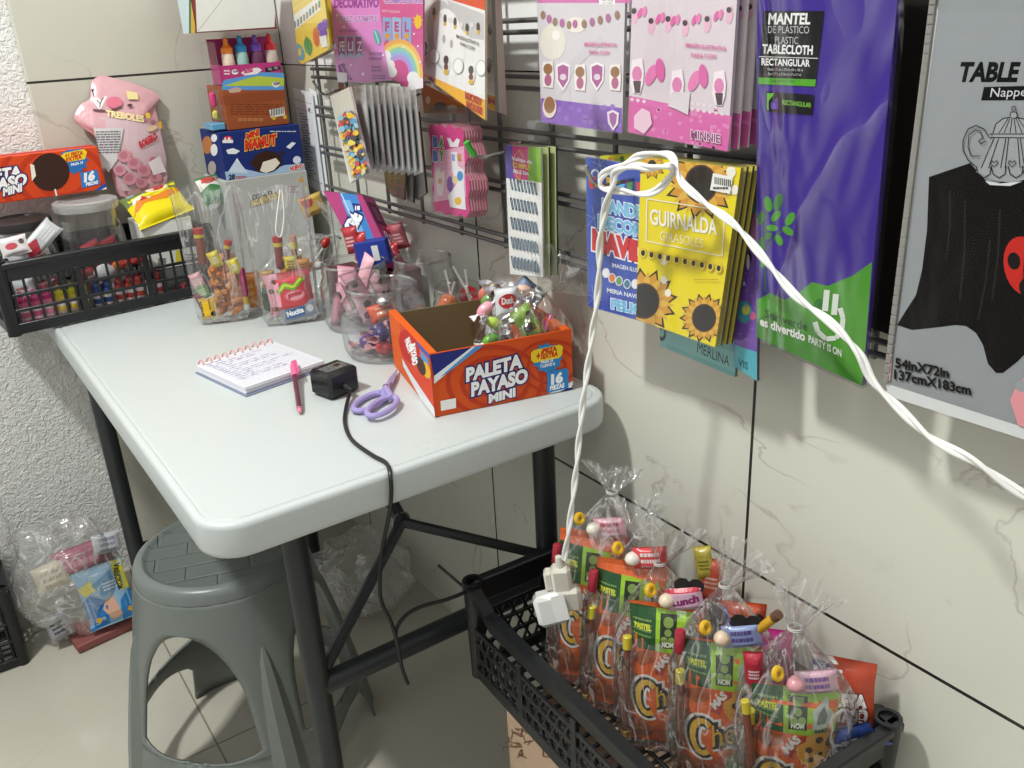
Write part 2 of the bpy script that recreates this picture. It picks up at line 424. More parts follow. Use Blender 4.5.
for nm, px in (('front_leg_frame', 1.0), ('rear_leg_frame', 1.87)):
    fr = MB(); xl, xr = (-.484, -.078) if px < 1.2 else (-.562, -.17)
    fr.tube([(xl, px, .385 if px < 1.2 else .2), (xr, px, .385 if px < 1.2 else .2)], .0165, 12); bar = fr.build('crossbar', m_leg, tb)
    for x in (xl, xr):
        fr = MB().tube([(x, px, .004), (x, px, .692)], .0175, 14); lg = fr.build('leg', m_leg, tb)
        MB().lathe([(.0, .0), (.019, .0), (.02, .012), (.019, .03), (.0, .03)], (x, px, 0), 14).build('foot_cap', mat('black_rubber', '141516', .7), lg)
    MB().tube([(xl-.03, px, .682), (xr+.03, px, .682)], .012, 8).build('pivot_bar', m_leg, tb)
RING = ax(402, 522, -.29)
br = MB()
br.tube([RING, (-.09, 1.0, .44)], .0085, 8).tube([RING, (-.47, 1.0, .41)], .0085, 8).tube([RING, RING+V((-.0, .16, .12))], .011, 8)
bb = br.build('folding_brace', m_leg, tb)
MB().tube([RING+V((.013*math.cos(a*PI/8), .004, .013*math.sin(a*PI/8))) for a in range(16)], .003, 6, True).build('lock_ring', mat('worn_steel', '8a8a88', .35, metal=.9), bb)

# ================================================================ stool
m_st = mat('grey_stool_plastic', '707673', .34, bump=.05, scale=120, var=.05)
def stool():
    S = thing('plastic_stool', 'round grey plastic stool tucked under the front corner of the white table', 'stool', (-.5, 1.36, 0))
    X = XF[S.name]; H = .447; rt = .127; HZ0, HZ1 = .148, .372
    def surf(th, z):                                   # side wall: a flaring, slightly square frustum
        k = 1-z/H; r = rt+.006+.062*k**.9+.012*k; a = abs(math.cos(2*th))
        return V((math.cos(th)*r*(1+.06*k*a), math.sin(th)*r*(1+.06*k*a), z))
    def hole(z):                                       # half angle of the opening in a quarter (0 = none)
        q = PI/4
        if HZ0 < z < HZ1:
            t = (z-HZ0)/(HZ1-HZ0); w = q*(.76-.12*t); return w*max(0, 1-max(0, (t-.35)/.65)**2.6)**.5*min(1, (t/.06))**.35 if t > 0 else 0
        if z < .118: return q*(.66)*min(1., ((.118-z)/.03))**.5
        return 0
    zs = [0, .02, .05, .08, .095, .105, .111, .115, .1178, .1181, .128, .138, HZ0-.0002, HZ0+.0002, HZ0+.002, HZ0+.005, HZ0+.009, HZ0+.015]+[HZ0+.03+.02*k for k in range(8)]+[HZ1-.03, HZ1-.02, HZ1-.013, HZ1-.008, HZ1-.004, HZ1-.0015, HZ1-.0002, HZ1+.0002, .386, .4, .415, .4245]
    NC = 8; mb = MB(); cols = []
    for q in range(4):
        for c in range(NC): cols.append((q, c, 'leg'))
        for c in range(NC): cols.append((q, c, 'gap'))
    def ang(col, z):
        q, c, k = col; h = max(hole(z), .03); cen = PI/4+q*PI/2
        return cen-PI/4-(PI/4-h)+(2*(PI/4-h))*c/NC if k == 'leg' else cen-h+2*h*c/NC
    W = len(cols)
    for z in zs:
        for c in cols: mb.v.append(X @ surf(ang(c, z), z))
    for i in range(len(zs)-1):
        zm = (zs[i]+zs[i+1])/2
        for j in range(W):
            if cols[j][2] == 'gap' and hole(zm) > .0: continue
            mb.f.append([i*W+j, i*W+(j+1) % W, (i+1)*W+(j+1) % W, (i+1)*W+j]); mb.c.append(mb.col)
    mb.build('body', m_st, S, smooth=50, solid=.005)
    sm, nt, out = newmat('grey_stool_brick_pattern'); L = nt.links.new
    b = nn(nt, 'ShaderNodeBsdfPrincipled'); b.inputs['Base Color'].default_value = hx('6a706d'); b.inputs['Roughness'].default_value = .4
    tc = nn(nt, 'ShaderNodeTexCoord'); mp = nn(nt, 'ShaderNodeMapping'); mp.inputs['Rotation'].default_value = (0, 0, .32); bk = nn(nt, 'ShaderNodeTexBrick')
    bk.inputs['Scale'].default_value = 1; bk.inputs['Brick Width'].default_value = .1; bk.inputs['Row Height'].default_value = .04; bk.inputs['Mortar Size'].default_value = .003; bk.inputs['Mortar Smooth'].default_value = .6
    bk.inputs['Color1'].default_value = (1, 1, 1, 1); bk.inputs['Color2'].default_value = (.9, .9, .9, 1); bk.inputs['Mortar'].default_value = (0, 0, 0, 1)
    bp = nn(nt, 'ShaderNodeBump'); bp.inputs['Distance'].default_value = .003; bp.inputs['Strength'].default_value = .8
    L(tc.outputs['Object'], mp.inputs[0]); L(mp.outputs[0], bk.inputs['Vector']); L(bk.outputs['Color'], bp.inputs['Height']); L(bp.outputs[0], b.inputs['Normal']); L(b.outputs[0], out.inputs[0])
    st = MB().lathe([(0, H-.007), (.113, H-.007), (.118, H-.004), (.122, H), (.1225, H)], X.translation, 72, cap=False).build('seat', sm, S, smooth=60)
    MB().lathe([(.122, H), (.13, H-.001), (.1355, H-.005), (.139, H-.012), (.1412, H-.023)], X.translation, 72, cap=False).build('seat_rim', m_st, S, smooth=60)
    for k in range(4):                                 # raised pointed rib on each leg
        rb = MB(); a0 = PI/2*k; rings = []
        for i, z in enumerate([.002, .06, .12, .19, .26, .31, .332, .34]):
            w = (.034, .032, .03, .027, .021, .013, .006, .0005)[i]; h = (.012, .013, .014, .013, .011, .008, .004, .0005)[i]
            p = surf(a0, z); d = V((math.cos(a0), math.sin(a0), 0)); s = V((-d.y, d.x, 0))
            rings.append([X @ (p+s*w+d*-.002), X @ (p+s*w*.35+d*h), X @ (p-s*w*.35+d*h), X @ (p-s*w+d*-.002)])
        rb.loft(rings).build('leg_rib', m_st, S, smooth=30)
stool()

# ================================================================ crates
m_cr = mat('black_crate_plastic', '15171b', .36, bump=.15, scale=70, var=.15)
def crate(X, L, W, Hh, label, dense, group=None, name='plastic_crate', rim=.022):
    """open crate: L along x, W along y, feet at z = 0"""
    C = thing(name, label, 'crate', X, group); f = lambda p: X @ V(p); b = lambda mb, c, s, bev=.002: mb.box(f(c), s, X.to_3x3(), bev)
    r = MB(); t = .007
    dip = .02 if dense == 2 else 0
    for y in (-W/2, W/2):
        if not dip: b(r, (0, y, Hh-.006), (L+.012, .016, .012)); b(r, (0, y, Hh-rim), (L, .005, rim*1.2)); continue
        P = [(-L/2, 0), (-L/2+.025, 0), (-L/2+.06, -dip), (L/2-.06, -dip), (L/2-.025, 0), (L/2, 0)]
        for (a0, d0), (a1, d1) in zip(P, P[1:]):
            for w_, z0, z1 in ((.017, 0, -.013), (.005, -.01, -.03)):
                r.loft([[f((a, y-w_/2, Hh+d+z0)), f((a, y+w_/2, Hh+d+z0)), f((a, y+w_/2, Hh+d+z1)), f((a, y-w_/2, Hh+d+z1))] for a, d in ((a0, d0), (a1, d1))])
    for x in (-L/2, L/2): b(r, (x, 0, Hh-.006), (.016, W+.012, .012)); b(r, (x, 0, Hh-rim), (.005, W, rim*1.2))
    r.build('rim', m_cr, C)
    for sx in (-1, 1):
        for sy in (-1, 1):
            q = MB(); c = f((sx*(L/2-.006), sy*(W/2-.006), 0)); q.lathe([(.0, -.0), (.012, 0), (.013, Hh*.5), (.0155, Hh-.004), (.0155, Hh+.004), (.011, Hh+.004), (.011, Hh-.01), (0, Hh-.01)], c, 14, R=X.to_3x3()); q.build('corner_post', m_cr, C)
    def side(o, d, ln, n):
        """o: middle of the side, d: 0 along x / 1 along y"""
        s = MB(); z0, z1 = .012, Hh-rim*1.4-(.018 if dense == 2 and d == 0 else 0)
        P = lambda a, z, ww, hh, dp=.004, rot=0: s.box(f((o[0]+(a if d == 0 else 0), o[1]+(a if d else 0), z)), (ww, dp, hh) if d == 0 else (dp, ww, hh), X.to_3x3() @ (M.Rotation(rot, 3, 'Y' if d == 0 else 'X') if rot else M.Identity(3)), .0008)
        P(0, .012, ln, .02, .006)
        for zz in ((.36, .66) if dense < 2 else (.3, .55, .8)): P(0, z0+(z1-z0)*zz, ln, .006, .005)
        npost = max(2, round(ln/.11)); 
        for i in range(npost+1): P(-ln/2+ln*i/npost, (z0+z1)/2, .011, z1-z0, .007)
        if dense < 2:
            for i in range(n): P(-ln/2+ln*(i+.5)/n, (z0+z1)/2, .0045, z1-z0)
        else:
            for i in range(n):
                a = -ln/2+ln*(i+.5)/n
                P(a, z0+(z1-z0)*.42, .004, (z1-z0)*.88, .004, .42 if d == 0 else -.42); P(a, z0+(z1-z0)*.42, .004, (z1-z0)*.88, .004, -.42 if d == 0 else .42)
        s.build('slatted_side', m_cr, C)
    for sy in (-1, 1): side((0, sy*W/2), 0, L-.02, round(L/(.022 if dense < 2 else .02)))
    for sx in (-1, 1): side((sx*L/2, 0), 1, W-.02, round(W/.024) if dense < 2 else round(W/.024))
    g = MB()
    for i in range(round(L/.022)+1): b(g, (-L/2+L*i/round(L/.022), 0, .006), (.0045, W, .006), .0008)
    for i in range(round(W/.022)+1): b(g, (0, -W/2+W*i/round(W/.022), .009), (L, .0045, .005), .0008)
    g.build('grid_bottom', m_cr, C); return C
p0, p1 = az(12, 338, TZ), az(212, 293, TZ)
CRX = frame(V((-.492, 1.853+.09, TZ+.002)), (p1-p0), ez=EZ); CRH = .138
crate(CRX, .40, .185, CRH, 'black slatted plastic crate of sweets standing on the table at the back wall', 1)
CFX = frame(V((-.15, .674, .337)), (.042, 1, 0), ez=EZ)
crate(CFX, .515, .255, .163, 'black plastic crate full of tied snack bags, on a cardboard box below the table corner', 2, rim=.026)
crate(frame(V((-.985, 1.98, .0)), (1, 0, 0), ez=EZ), .33, .25-.13+.01, .19, 'black plastic crate on the floor at the left, only its corner showing', 1)
# cardboard box under the crate of snack bags
cb = MB().ink('b58f68'); cb.box((-.14, .67, .1665), (.26, .36, .333), bev=.003)
C = thing('cardboard_box', 'brown cardboard box with handwriting on its end, under the crate of snack bags', 'box', (-.14, .67, 0))
cb.build('carton', mat('brown_corrugated_card', 'b89d84', .8, bump=.1, scale=30), C)
ar = Art(); pb = PX(-.2705); rn = random.Random(4)
for i in range(16):
    x, y = rn.uniform(503, 545), rn.uniform(728, 767); a = [(x+rn.uniform(-4, 4)+j*2.2, y+rn.uniform(-4, 4)) for j in range(4)]; ar.line(a, .8, '6d4a38')
ar.onto(MB(), pb.at).build('handwriting', PAPER, C, smooth=0)
# ================================================================ wire rack and hooks
m_wire = mat('galvanised_wire', '6a6a6b', .35, metal=.4)
def rack():
    Rk = thing('mounted_wire_rack', 'wide grey wire grid rack on the tiled wall that carries the hanging packets', 'rack', (-.03, 1.05, .93))
    zs = (.913, .927, .997, 1.01, 1.073, 1.09, 1.149, 1.165, 1.223, 1.238, 1.3, 1.315, 1.375, 1.39)
    for i in range(0, len(zs), 2):
        MB().tube([(-.03, .18, zs[i]), (-.03, 1.83, zs[i])], .0036, 8).tube([(-.03, .18, zs[i+1]), (-.03, 1.83, zs[i+1])], .0036, 8).build('wire_pair', m_wire, Rk)
    y = 1.815; k = 0
    while y > .2:
        MB().tube([(-.0235, y, .905), (-.0235, y, 1.45)], .0036, 8).build('upright_wire', m_wire, Rk); y -= .132
    for y in (1.78, 1.07, .3): MB().box((-.014, y, 1.09), (.027, .02, .03), bev=.002).build('wall_clip', mat('white_clip_plastic', 'dcdcd8', .4), Rk)
rack()
m_hook = mat('chromed_steel', 'b5b5b5', .18, metal=1)
def hook(y, z, ln, label, cap=None, dy=0, tip=.022):
    h = thing('mounted_display_hook', label, 'hook', (-.03, y, z), 'display hooks on the wire rack')
    P = [V((-.034, y, z)), V((-.06, y+dy*.2, z)), V((-.03-ln*.8, y+dy*.8, z-.004)), V((-.03-ln, y+dy, z)), V((-.03-ln-tip*.6, y+dy*1.1, z+tip))]
    MB().tube(spline(P, 5), .0026, 8).build('prong', m_hook, h); MB().box((-.036, y, z-.003), (.004, .03, .034), bev=.001).build('back_plate', m_hook, h)
    if cap: MB().ink(cap).tube([P[3], P[4], P[4]+V((-.004, 0, .008))], .005, 8).build('tip_cap', mat('green_tip_rubber', '3fae3a', .4), h)
# ================================================================ hanging packets
WRINK = film('wrinkled_clear_bag', rough=.16, base=.008, edge=.9, haze=.004, bump=3.5, scale=6, crease=.02)
def poly_pack(name, outline, pl, t, label, cat, group=None, art=None, col='ffffff', sleeve=1.035, side=None, m=None, bag='clear_sleeve', sm=None):
    """a printed sheet in a clear bag"""
    c = pl.at(sum(p[0] for p in outline)/len(outline), sum(p[1] for p in outline)/len(outline))
    o = thing(name, label, cat, c, group)
    if art: art.b = hull(outline) if art.b is None else art.b
    slab(MB(), outline, pl, t, col, side, art).build('printed_sheet', m or PAPER, o, smooth=0)
    if sleeve:
        q = grow(outline, sleeve); mb = MB(); p2 = Pl(pl.s if False else pl.P+pl.n*.003, pl.n)
        A = [p2.at(*p) for p in q]; B = [p-pl.n*(t+.006) for p in A]; n = len(A)
        mb.add(A+B, [list(range(n))]+[(i, n+i, n+(i+1) % n, (i+1) % n) for i in range(n)])
        mb.build(bag, sm or SLEEVE, o, smooth=0)
    return o
def back_packs(name, outline, pl, n, dx, dy, t, labels, cat, group, art=None, col='f4f4f4', dz=0, side=None, sleeve=1.02):
    """more of the same hanging behind, a little nearer the wall each"""
    for i in range(n):
        q = Pl(pl.P-pl.n*dx*(i+1), pl.n)
        A = [pl.at(*p)-pl.n*dx*(i+1)+V((0, -dy*(i+1), dz*(i+1))) for p in outline]
        o = thing(name, labels[i], cat, sum(A, V())/len(A), group); k = len(A)
        mb = MB(); vs = A+[p-pl.n*t for p in A]; mb.add(vs, [list(range(k))], col); mb.add(vs, [[k+j for j in range(k)][::-1]]+[(j, k+j, k+(j+1) % k, (j+1) % k) for j in range(k)], side or col)
        if art: art.onto(mb, lambda x, y, l: pl.at(x, y, l)-pl.n*dx*(i+1)+V((0, -dy*(i+1), dz*(i+1))))
        mb.build('printed_sheet', PAPER, o, smooth=0)
        if sleeve:
            c = sum(A, V())/k; Bq = [c+(p-c)*sleeve+pl.n*.002 for p in A]
            MB().add(Bq, [list(range(k))]).build('clear_sleeve', SLEEVE, o, smooth=0)

# ---- purple plastic tablecloth packet
o = [(757, -40), (903, -40), (897, 0), (862, 386), (757, 337)]; pl = PX(-.078); A = Art(o)
A.poly([(757, 300), (770, 293), (785, 300), (800, 292), (812, 282), (828, 286), (842, 280), (852, 276), (872, 262), (862, 390), (757, 340)], '4e9d2a')
A.poly([(757, 318), (775, 312), (800, 330), (830, 352), (862, 386), (757, 337)], '3f8a22')
A.line([(765, 292), (764, 250), (766, 215), (768, 196)], 1.6, '2f6d2a'); A.line([(765, 250), (776, 236), (788, 226)], 1.2, '2f6d2a'); A.line([(766, 232), (774, 222), (778, 214)], 1.1, '2f6d2a')
for x, y, rx, ry, r, c in ((768, 204, 4, 8, -12, '53a335'), (778, 202, 4.5, 9, 18, '2f7d2e'), (776, 216, 3.6, 6.5, 40, '53a335'), (790, 219, 4, 7.5, 30, '53a335'), (772, 228, 6, 3.2, 5, '53a335'), (788, 231, 6.5, 3.6, 35, '53a335'), (779, 240, 3.5, 6, -25, '53a335'), (761, 218, 3, 7, 10, '2f7d2e'), (762, 245, 3, 8, 0, '2f7d2e'), (768, 236, 5, 3, -30, '2f7d2e'), (763, 262, 2.5, 6, 5, '53a335')):
    A.disc(x, y, rx, c, ry, 12, r)
A.text('Ser verde', (765, 317), (807, 331), 8, '1e4a16', .01); A.text('es divertido', (760, 325), (805, 341), 8.5, 'f4f4ee', .03)
A.text('PARTY IS ON', (808.5, 342), (841.5, 357), 7, 'eef4ea', .03)
for x, y in ((827, 300), (836, 304)): A.line([(x, y-10), (x-2, y+11)], 6, 'e6efe4')
A.line([(840, 308), (843, 318), (842, 330), (836, 338), (826, 339), (818, 332), (815, 322)], 5, 'e6efe4'); A.disc(818, 304, 4, '2f7d2e', 6, 10, 30)
A.poly([(763.5, 11), (824, 11), (815.5, 86), (758.5, 78)], '17161a')
A.poly([(758.5, 77.5), (816, 79.5), (815, 86.5), (758, 84)], '58ad2f')
A.text('MANTEL', (768, 24), (810, 24), 10.5, 'fafafa', .035, up=(1, -10.5)); A.text('DE PLÁSTICO', (768, 33), (809, 33.5), 7.2, 'd8d8d8', -.005); A.text('PLASTIC', (775, 43.5), (798, 44), 7, 'd8d8d8', -.005)
A.text('TABLECLOTH', (762, 53), (812.5, 54.5), 8.6, 'fafafa', .035, up=(.6, -8.6)); A.rect(759, 56.2, 818, 57, 'e8e8e8', .03); A.text('RECTANGULAR', (761.5, 65), (810, 66.5), 6.6, 'fafafa', .03)
A.text('Mantel 137 cm x 274 cm (54 x 108 in)', (767.5, 70.4), (803, 71.4), 2.6, 'e0e0e0'); A.text('Size 1.37 m x 2.74 m (1.37 x 2.7 m)', (768, 75), (801, 76), 2.6, 'e0e0e0'); A.text('Cont. 1 Pieza / 1 Piece', (771, 81.8), (794, 82.4), 2.4, '1c3a10')
A.poly([(766, 91.5), (814, 95), (812, 115), (766, 111)], '17161a'); A.poly([(767, 93), (774.5, 93.5), (767, 103)], '6cc23a'); A.rect(767, 97, 768.6, 110, '6cc23a'); A.poly([(771, 103), (778, 97), (778, 109), (771, 109)], '6b4fc0'); A.line([(769, 102), (778, 102)], 1, '17161a')
A.text('RECTANGULAR', (782.5, 104.5), (811, 107.5), 4.6, '8bd04a', .015)
poly_pack('hanging_tablecloth_packet', o, pl, .007, 'tall packet with a purple folded plastic tablecloth and green printed foot, on the rack', 'packet', None, A, '452d96', 1.012, '4a3592', GLOSS, sm=WRINK)
# ---- white tablecloth packet at the right edge
o = [(934, -40), (1085, -40), (1080, 450), (886, 388)]; pl = PX(-.075); A = Art(None); A.b = None
out = [(937, -40), (1090, -40), (1082, 458), (888, 396), (886, 384)]
A.b = hull(out); A.poly([(932, 0), (1090, -4), (1082, 455), (888, 394)], '94999c'); A.poly([(937, 11), (1090, 11), (1080, 440), (893, 380)], '979b9f')
A.poly([(934, -20), (938, 11), (896, 330), (889, 392), (884, 392)], 'dfe1e2')
A.poly([(888, 384), (1082, 446), (1082, 460), (886, 397)], 'dcdedf')
A.text('TABLE COVER', (957, 81), (1092, 81), 18, '111113', .045, up=(4, -18)); A.poly([(984, 87), (1090, 84), (1088, 100), (981, 100.5)], '111113'); A.text('Nappe', (990, 97), (1026, 96), 9, 'd0d2d4', .0, up=(1.5, -9))
# costume-like black cloth shape
A.poly([(929, 177), (970, 163), (990, 185), (1045, 170), (1060, 190), (1060, 335), (1040, 345), (1027, 352), (1017, 362), (1003, 373), (996, 373), (988, 364), (983, 345), (976, 333), (966, 326), (955, 325), (940, 327), (912, 330), (897, 325), (905, 312), (916, 295), (922, 270), (927, 230)], '131110')
for x0, y0, x1, y1 in ((950, 190, 946, 260), (965, 200, 960, 300), (990, 240, 978, 320), (1000, 210, 992, 300)): A.line([(x0, y0), ((x0+x1)/2+2, (y0+y1)/2), (x1, y1)], 2.2, '2b2725')
A.line([(955, 186), (1030, 212)], .9, '050505')
A.disc(1024, 266, 20, 'c62f28', 30, 24, -12)
for x, y, r in ((1014, 261, 6.5), (1026, 288, 7), (1030, 246, 6)): A.disc(x, y, r, '1c1a18', r*1.35, 14, -10)
A.line([(1026, 240), (1021, 300)], .9, '1c1a18')
# teapot drawing
lid = [(993, 133), (996, 124), (1003, 118.5), (1013, 117), (1024, 119), (1031, 126), (1033, 133)]
A.poly(lid+[(1034, 138), (1036, 155), (1040, 168), (1030, 178), (1012, 183), (992, 180), (976, 172), (982, 162), (990, 150), (993, 138)], '9da1a4')
A.line(lid, 1, '1a1a1a'); A.line([(990, 134), (1036, 134)], .9, '1a1a1a'); A.line([(990, 137.5), (1036, 138)], .9, '1a1a1a')
for x in (999, 1004, 1010, 1016, 1022, 1028): A.line([(1013+(x-1013)*.35, 118.5), (x, 133)], .7, '1a1a1a')
for x in (992, 997, 1005, 1008, 1018, 1021): A.line([(1013+(x-1013)*.9, 138), (1008+(x-1008)*1.5-3, 168)], .7, '1a1a1a')
for x in (984, 999, 1016, 1030): A.line([(x-8, 166), (x-6, 174), (x, 178), (x+6, 174), (x+7, 166)], .9, '1a1a1a'); 
for x in (994, 1012): A.line([(x, 167), (x-4, 163), (x-2.5, 160.5), (x, 162.5), (x+2.5, 160.5), (x+4, 163), (x, 167)], .7, '1a1a1a')
A.line([(989, 137), (984, 129), (976, 125.5), (968, 129), (963, 140), (963, 150), (968, 160), (975, 166)], 1, '1a1a1a'); A.line([(986, 141), (981, 144), (978.5, 141), (983, 138), (980, 131), (975, 130), (969, 135), (968, 147), (971, 156), (980, 156)], .9, '1a1a1a')
A.disc(1013.5, 115, 3.6, '9da1a4', 3); A.line([(1010, 116), (1011, 112), (1016, 112), (1017.5, 116)], .9, '1a1a1a'); A.line([(1012, 111), (1012, 107), (1015, 106), (1015.5, 111)], .8, '1a1a1a'); A.poly([(985, 181), (1000, 183.5), (1022, 181.5), (1010, 186), (990, 185)], 'd6d8da')
A.text('54inX72in', (895, 367), (949, 378), 9, '161616', .04); A.text('137cmX183cm', (894, 378.5), (971, 395), 9, '161616', .04)
A.poly([(1010, 400), (1018, 382), (1030, 374), (1060, 372), (1060, 440), (1018, 425)], 'e89aa2'); A.disc(1022, 386, 7, '9da1a4', 6); A.poly([(889, 350), (893, 345), (890, 380), (887, 384)], 'eba9b0')
p = poly_pack('hanging_tablecloth_packet', out, pl, .014, 'grey and white tablecloth packet with a teapot drawing, right end of the rack', 'packet', None, A, '979b9f', 1.012, 'b0b0b0', GLOSS, sm=film('soft_clear_bag', rough=.2, base=.002, edge=.3, haze=.001, bump=.6, scale=8))
z = MB().ink('8f8d88'); pz = PX(-.076)
for i in range(40):
    u0, v0 = 933.5-i*1.2, 0+i*9.7; q = pz.at(u0, v0); z.box(q, (.003, .006, .009), bev=.0006)
z.build('zip_edge', mat('grey_zip_plastic', '8d8b86', .4), p)
# ---- dark packet hanging behind those two
o = [(880, -40), (950, -40), (930, 370), (868, 345)]
poly_pack('hanging_tablecloth_packet', [(862, -40), (960, -40), (935, 352), (845, 318)], PX(-.04), .003, 'black folded tablecloth packet in the gap between the purple and the grey packet', 'packet', None, None, '2a2724', 0, None, GLOSS)

# ---- pink garland packets (row of three) 
def minnie_art(o):
    A = Art(o); A.poly([(626, 95), (740, 118), (740, 160), (620, 140)], 'dc6db0')
    A.poly([(629, 103), (727.5, 119.5), (728, 151), (628, 133)], 'd966ab')
    rn = random.Random(3); A.discs([(rn.uniform(630, 728), rn.uniform(108, 148), 2) for _ in range(40)], 'e28bc0')
    A.discs([(x, 93+(y*6)+(x-629)*.16, 1.8) for x in range(632, 728, 6) for y in range(2) if x < 650 or x > 690], 'ead9e2')
    for x, y in ((634, 16), (651, 26), (668, 24), (685, 28), (707, 24), (729, 15)): A.poly([(x-3, y-8), (x+3, y-9), (x+4, y+2), (x+1, y+9), (x-3, y+7)], 'e9b7cf'); A.disc(x, y-5, 2.6, '4a4147', 3)
    for x, y in ((642, 13), (660, 19), (675, 21), (696, 20), (718, 16)): A.disc(x-2, y, 2.2, 'df6aa9', 5.5, 12, 20); A.disc(x+2.5, y-1.5, 2.2, 'e583b8', 5.5, 12, 10)
    for x, y in ((655, 72), (698, 78)): A.disc(x-4, y+3, 5, 'e57fb6', 11, 14, 22); A.disc(x+5, y-2, 4.6, 'dc69a9', 12, 14, -5)
    for x, y in ((637, 76), (677, 87), (719, 88)): A.poly([(x-5, y-16), (x+5, y-18), (x+7, y-4), (x+6, y+8), (x+3, y+18), (x-4, y+17), (x-7, y+6)], 'f4e6ee'); A.disc(x, y-2, 5, 'dd86b5', 8, 12); A.poly([(x-4, y+5), (x+4, y+5), (x+3, y+17), (x-2, y+17)], '55454d')
    A.poly([(672, 92), (690, 92), (688, 115), (678, 110), (668, 106)], 'dcd3da')
    A.text('IMAGEN ILUSTRATIVA', (685.5, 47), (726, 51), 4.2, 'd65f9f', .02); A.text('PARA COPY', (691, 57), (717, 59), 4, 'd65f9f', .015)
    A.text('MINNIE', (691, 138), (720, 143), 8, '8a3f78', .03, out=('f6e6f0', .05)); A.poly([(634, 116), (642, 108), (650, 112), (652, 124), (644, 134), (634, 128)], 'eec8dc')
    return A
o = [(633, -30), (748, -30), (737, 0), (727.5, 151.5), (628, 132)]; pl = PX(-.092); A = minnie_art(o)
GG = 'pink garland packets with a magenta foot'
poly_pack('hanging_garland_packet', o, pl, .004, 'pale pink garland packet with magenta foot, frontmost of its bunch beside the purple packet', 'packet', GG, A, 'dccfd7', 1.012, 'd9c9d2')
back_packs('hanging_garland_packet', o, pl, 3, .011, .003, .003, ['pale pink garland packet second from the front, its right edge showing', 'pale pink garland packet third from the front, its right edge showing', 'pale pink garland packet hanging rearmost, beside the purple packet'], 'packet', GG, A, 'eadfe2', .001)
# ---- lilac garland packet
o = [(536, -30), (632, -30), (625, 0), (622, 133), (541.5, 122)]; pl = PX(-.085); A = Art(o)
A.poly([(530, -30), (640, -30), (640, 3), (530, 3)], 'd576b4'); A.rect(599, -4, 615, 4.5, 'f2f2f2'); A.text('1001 2036', (602, 1), (613, 1.5), 1.8, '555555'); A.text('M 104', (603, 4), (612, 4), 1.6, '555555')
A.poly([(541, 98), (622, 108), (622, 136), (541, 124)], '8d63bd'); rn = random.Random(5); A.discs([(rn.uniform(543, 620), rn.uniform(104, 128), 2.6) for _ in range(24)], '9d78c9')
A.disc(553, 42, 13, 'e8e2d8', 18); A.disc(556, 35, 4, 'f6f2ec', 5); A.poly([(570, 62), (600, 36), (604, 42), (574, 70), (566, 90), (560, 95)], 'd2ccd3'); A.disc(576, 25, 10, 'efe7dc', 8)
for i, (x, y) in enumerate(((543, 15), (549, 19), (555, 22), (562, 23), (569, 25), (575, 24), (584, 24), (592, 22), (600, 20), (608, 18), (617, 15))):
    A.disc(x, y, 2.6, '9a7b66' if i % 2 == 0 else 'b5699f', 4.4, 10)
for x, y in ((563, 77), (597, 77)): A.poly([(x-7, y-12), (x, y-15), (x+7, y-12), (x+6.5, y+4), (x, y+14), (x-6.5, y+4)], 'f7f1f5'); A.poly([(x-5.5, y-10), (x, y-12.5), (x+5.5, y-10), (x+5, y+3), (x, y+11), (x-5, y+3)], 'b0609a'); A.disc(x, y, 3.2, 'e4d5e2')
for x, y in ((548, 75), (580, 78), (615, 78)): A.poly([(x-5, y-13), (x+5, y-14), (x+6, y), (x+5, y+13), (x-5, y+12), (x-6, y)], 'f3ece8'); A.disc(x, y-6, 4.6, '9c7050', 5.5); A.disc(x, y+5, 3.6, 'b86a90', 6)
A.disc(549.5, 107, 7, 'e9d9d4', 11); A.disc(549.5, 105, 5.5, '9c7050', 8.5); A.poly([(607, 112), (613, 110), (619, 113), (618, 124), (613, 131), (608, 123)], 'efe3ee'); A.poly([(609, 114), (613, 112), (617, 115), (616, 123), (613, 128), (610, 122)], 'a86aa6')
A.text('IMAGEN ILUSTRATIVA', (584, 46), (617, 47), 3.8, 'd65f9f', .02); A.text('PARA COPY', (589, 54), (610, 55), 3.6, 'd65f9f', .015)
poly_pack('hanging_garland_packet', o, pl, .004, 'white garland packet with a lilac purple foot, left of the pink ones', 'packet', None, A, 'd9d2d9', 1.015, 'c9c2cc')
# ---- white and yellow garland packets twisted on their hook
n1 = V((-.96, .22, .12)); P0 = ax(484, 110, -.15); pl = Pl(P0, n1)
o = [(421, -30), (485, -30), (485, 120), (424, 76)]; A = Art(o)
A.poly([(420, -30), (490, -30), (490, 12), (451, 0), (420, -9)], 'd8573a')
A.poly([(421, 72), (485, 100), (485, 122), (421, 78)], 'eeb02c'); A.poly([(447, 0), (484, 14), (484, 40), (470, 38), (455, 22)], 'c8c8cb'); A.disc(444, 36, 17, 'c4c4c8', 36, 20, -8); A.disc(449, 42, 15, 'f4f4f4', 34, 20, -8)
A.disc(444, 39, 1.6, 'b2b2b6', 4.4); A.disc(451.5, 44, 1.6, 'b2b2b6', 4.4)
for x, y in ((434, 12), (445, 19), (455, 22), (467, 28), (478, 27)): A.disc(x, y, 1.8, '4a4a4a', 5, 8); A.disc(x, y+5, 1.5, 'dcb94a', 2)
for x, y in ((439.5, 14), (450, 20), (461, 25), (472, 25)): A.disc(x, y, 2, 'e2e2e4', 3)
for x, y in ((425, 50), (446, 64), (471, 74)): A.disc(x, y, 4, 'ececec', 10); A.disc(x, y-4, 2.6, '46423f', 4.5); A.disc(x, y+3, 2.2, '6b4038', 3.5); A.disc(x, y+8, 2.6, 'dfb640', 2.4)
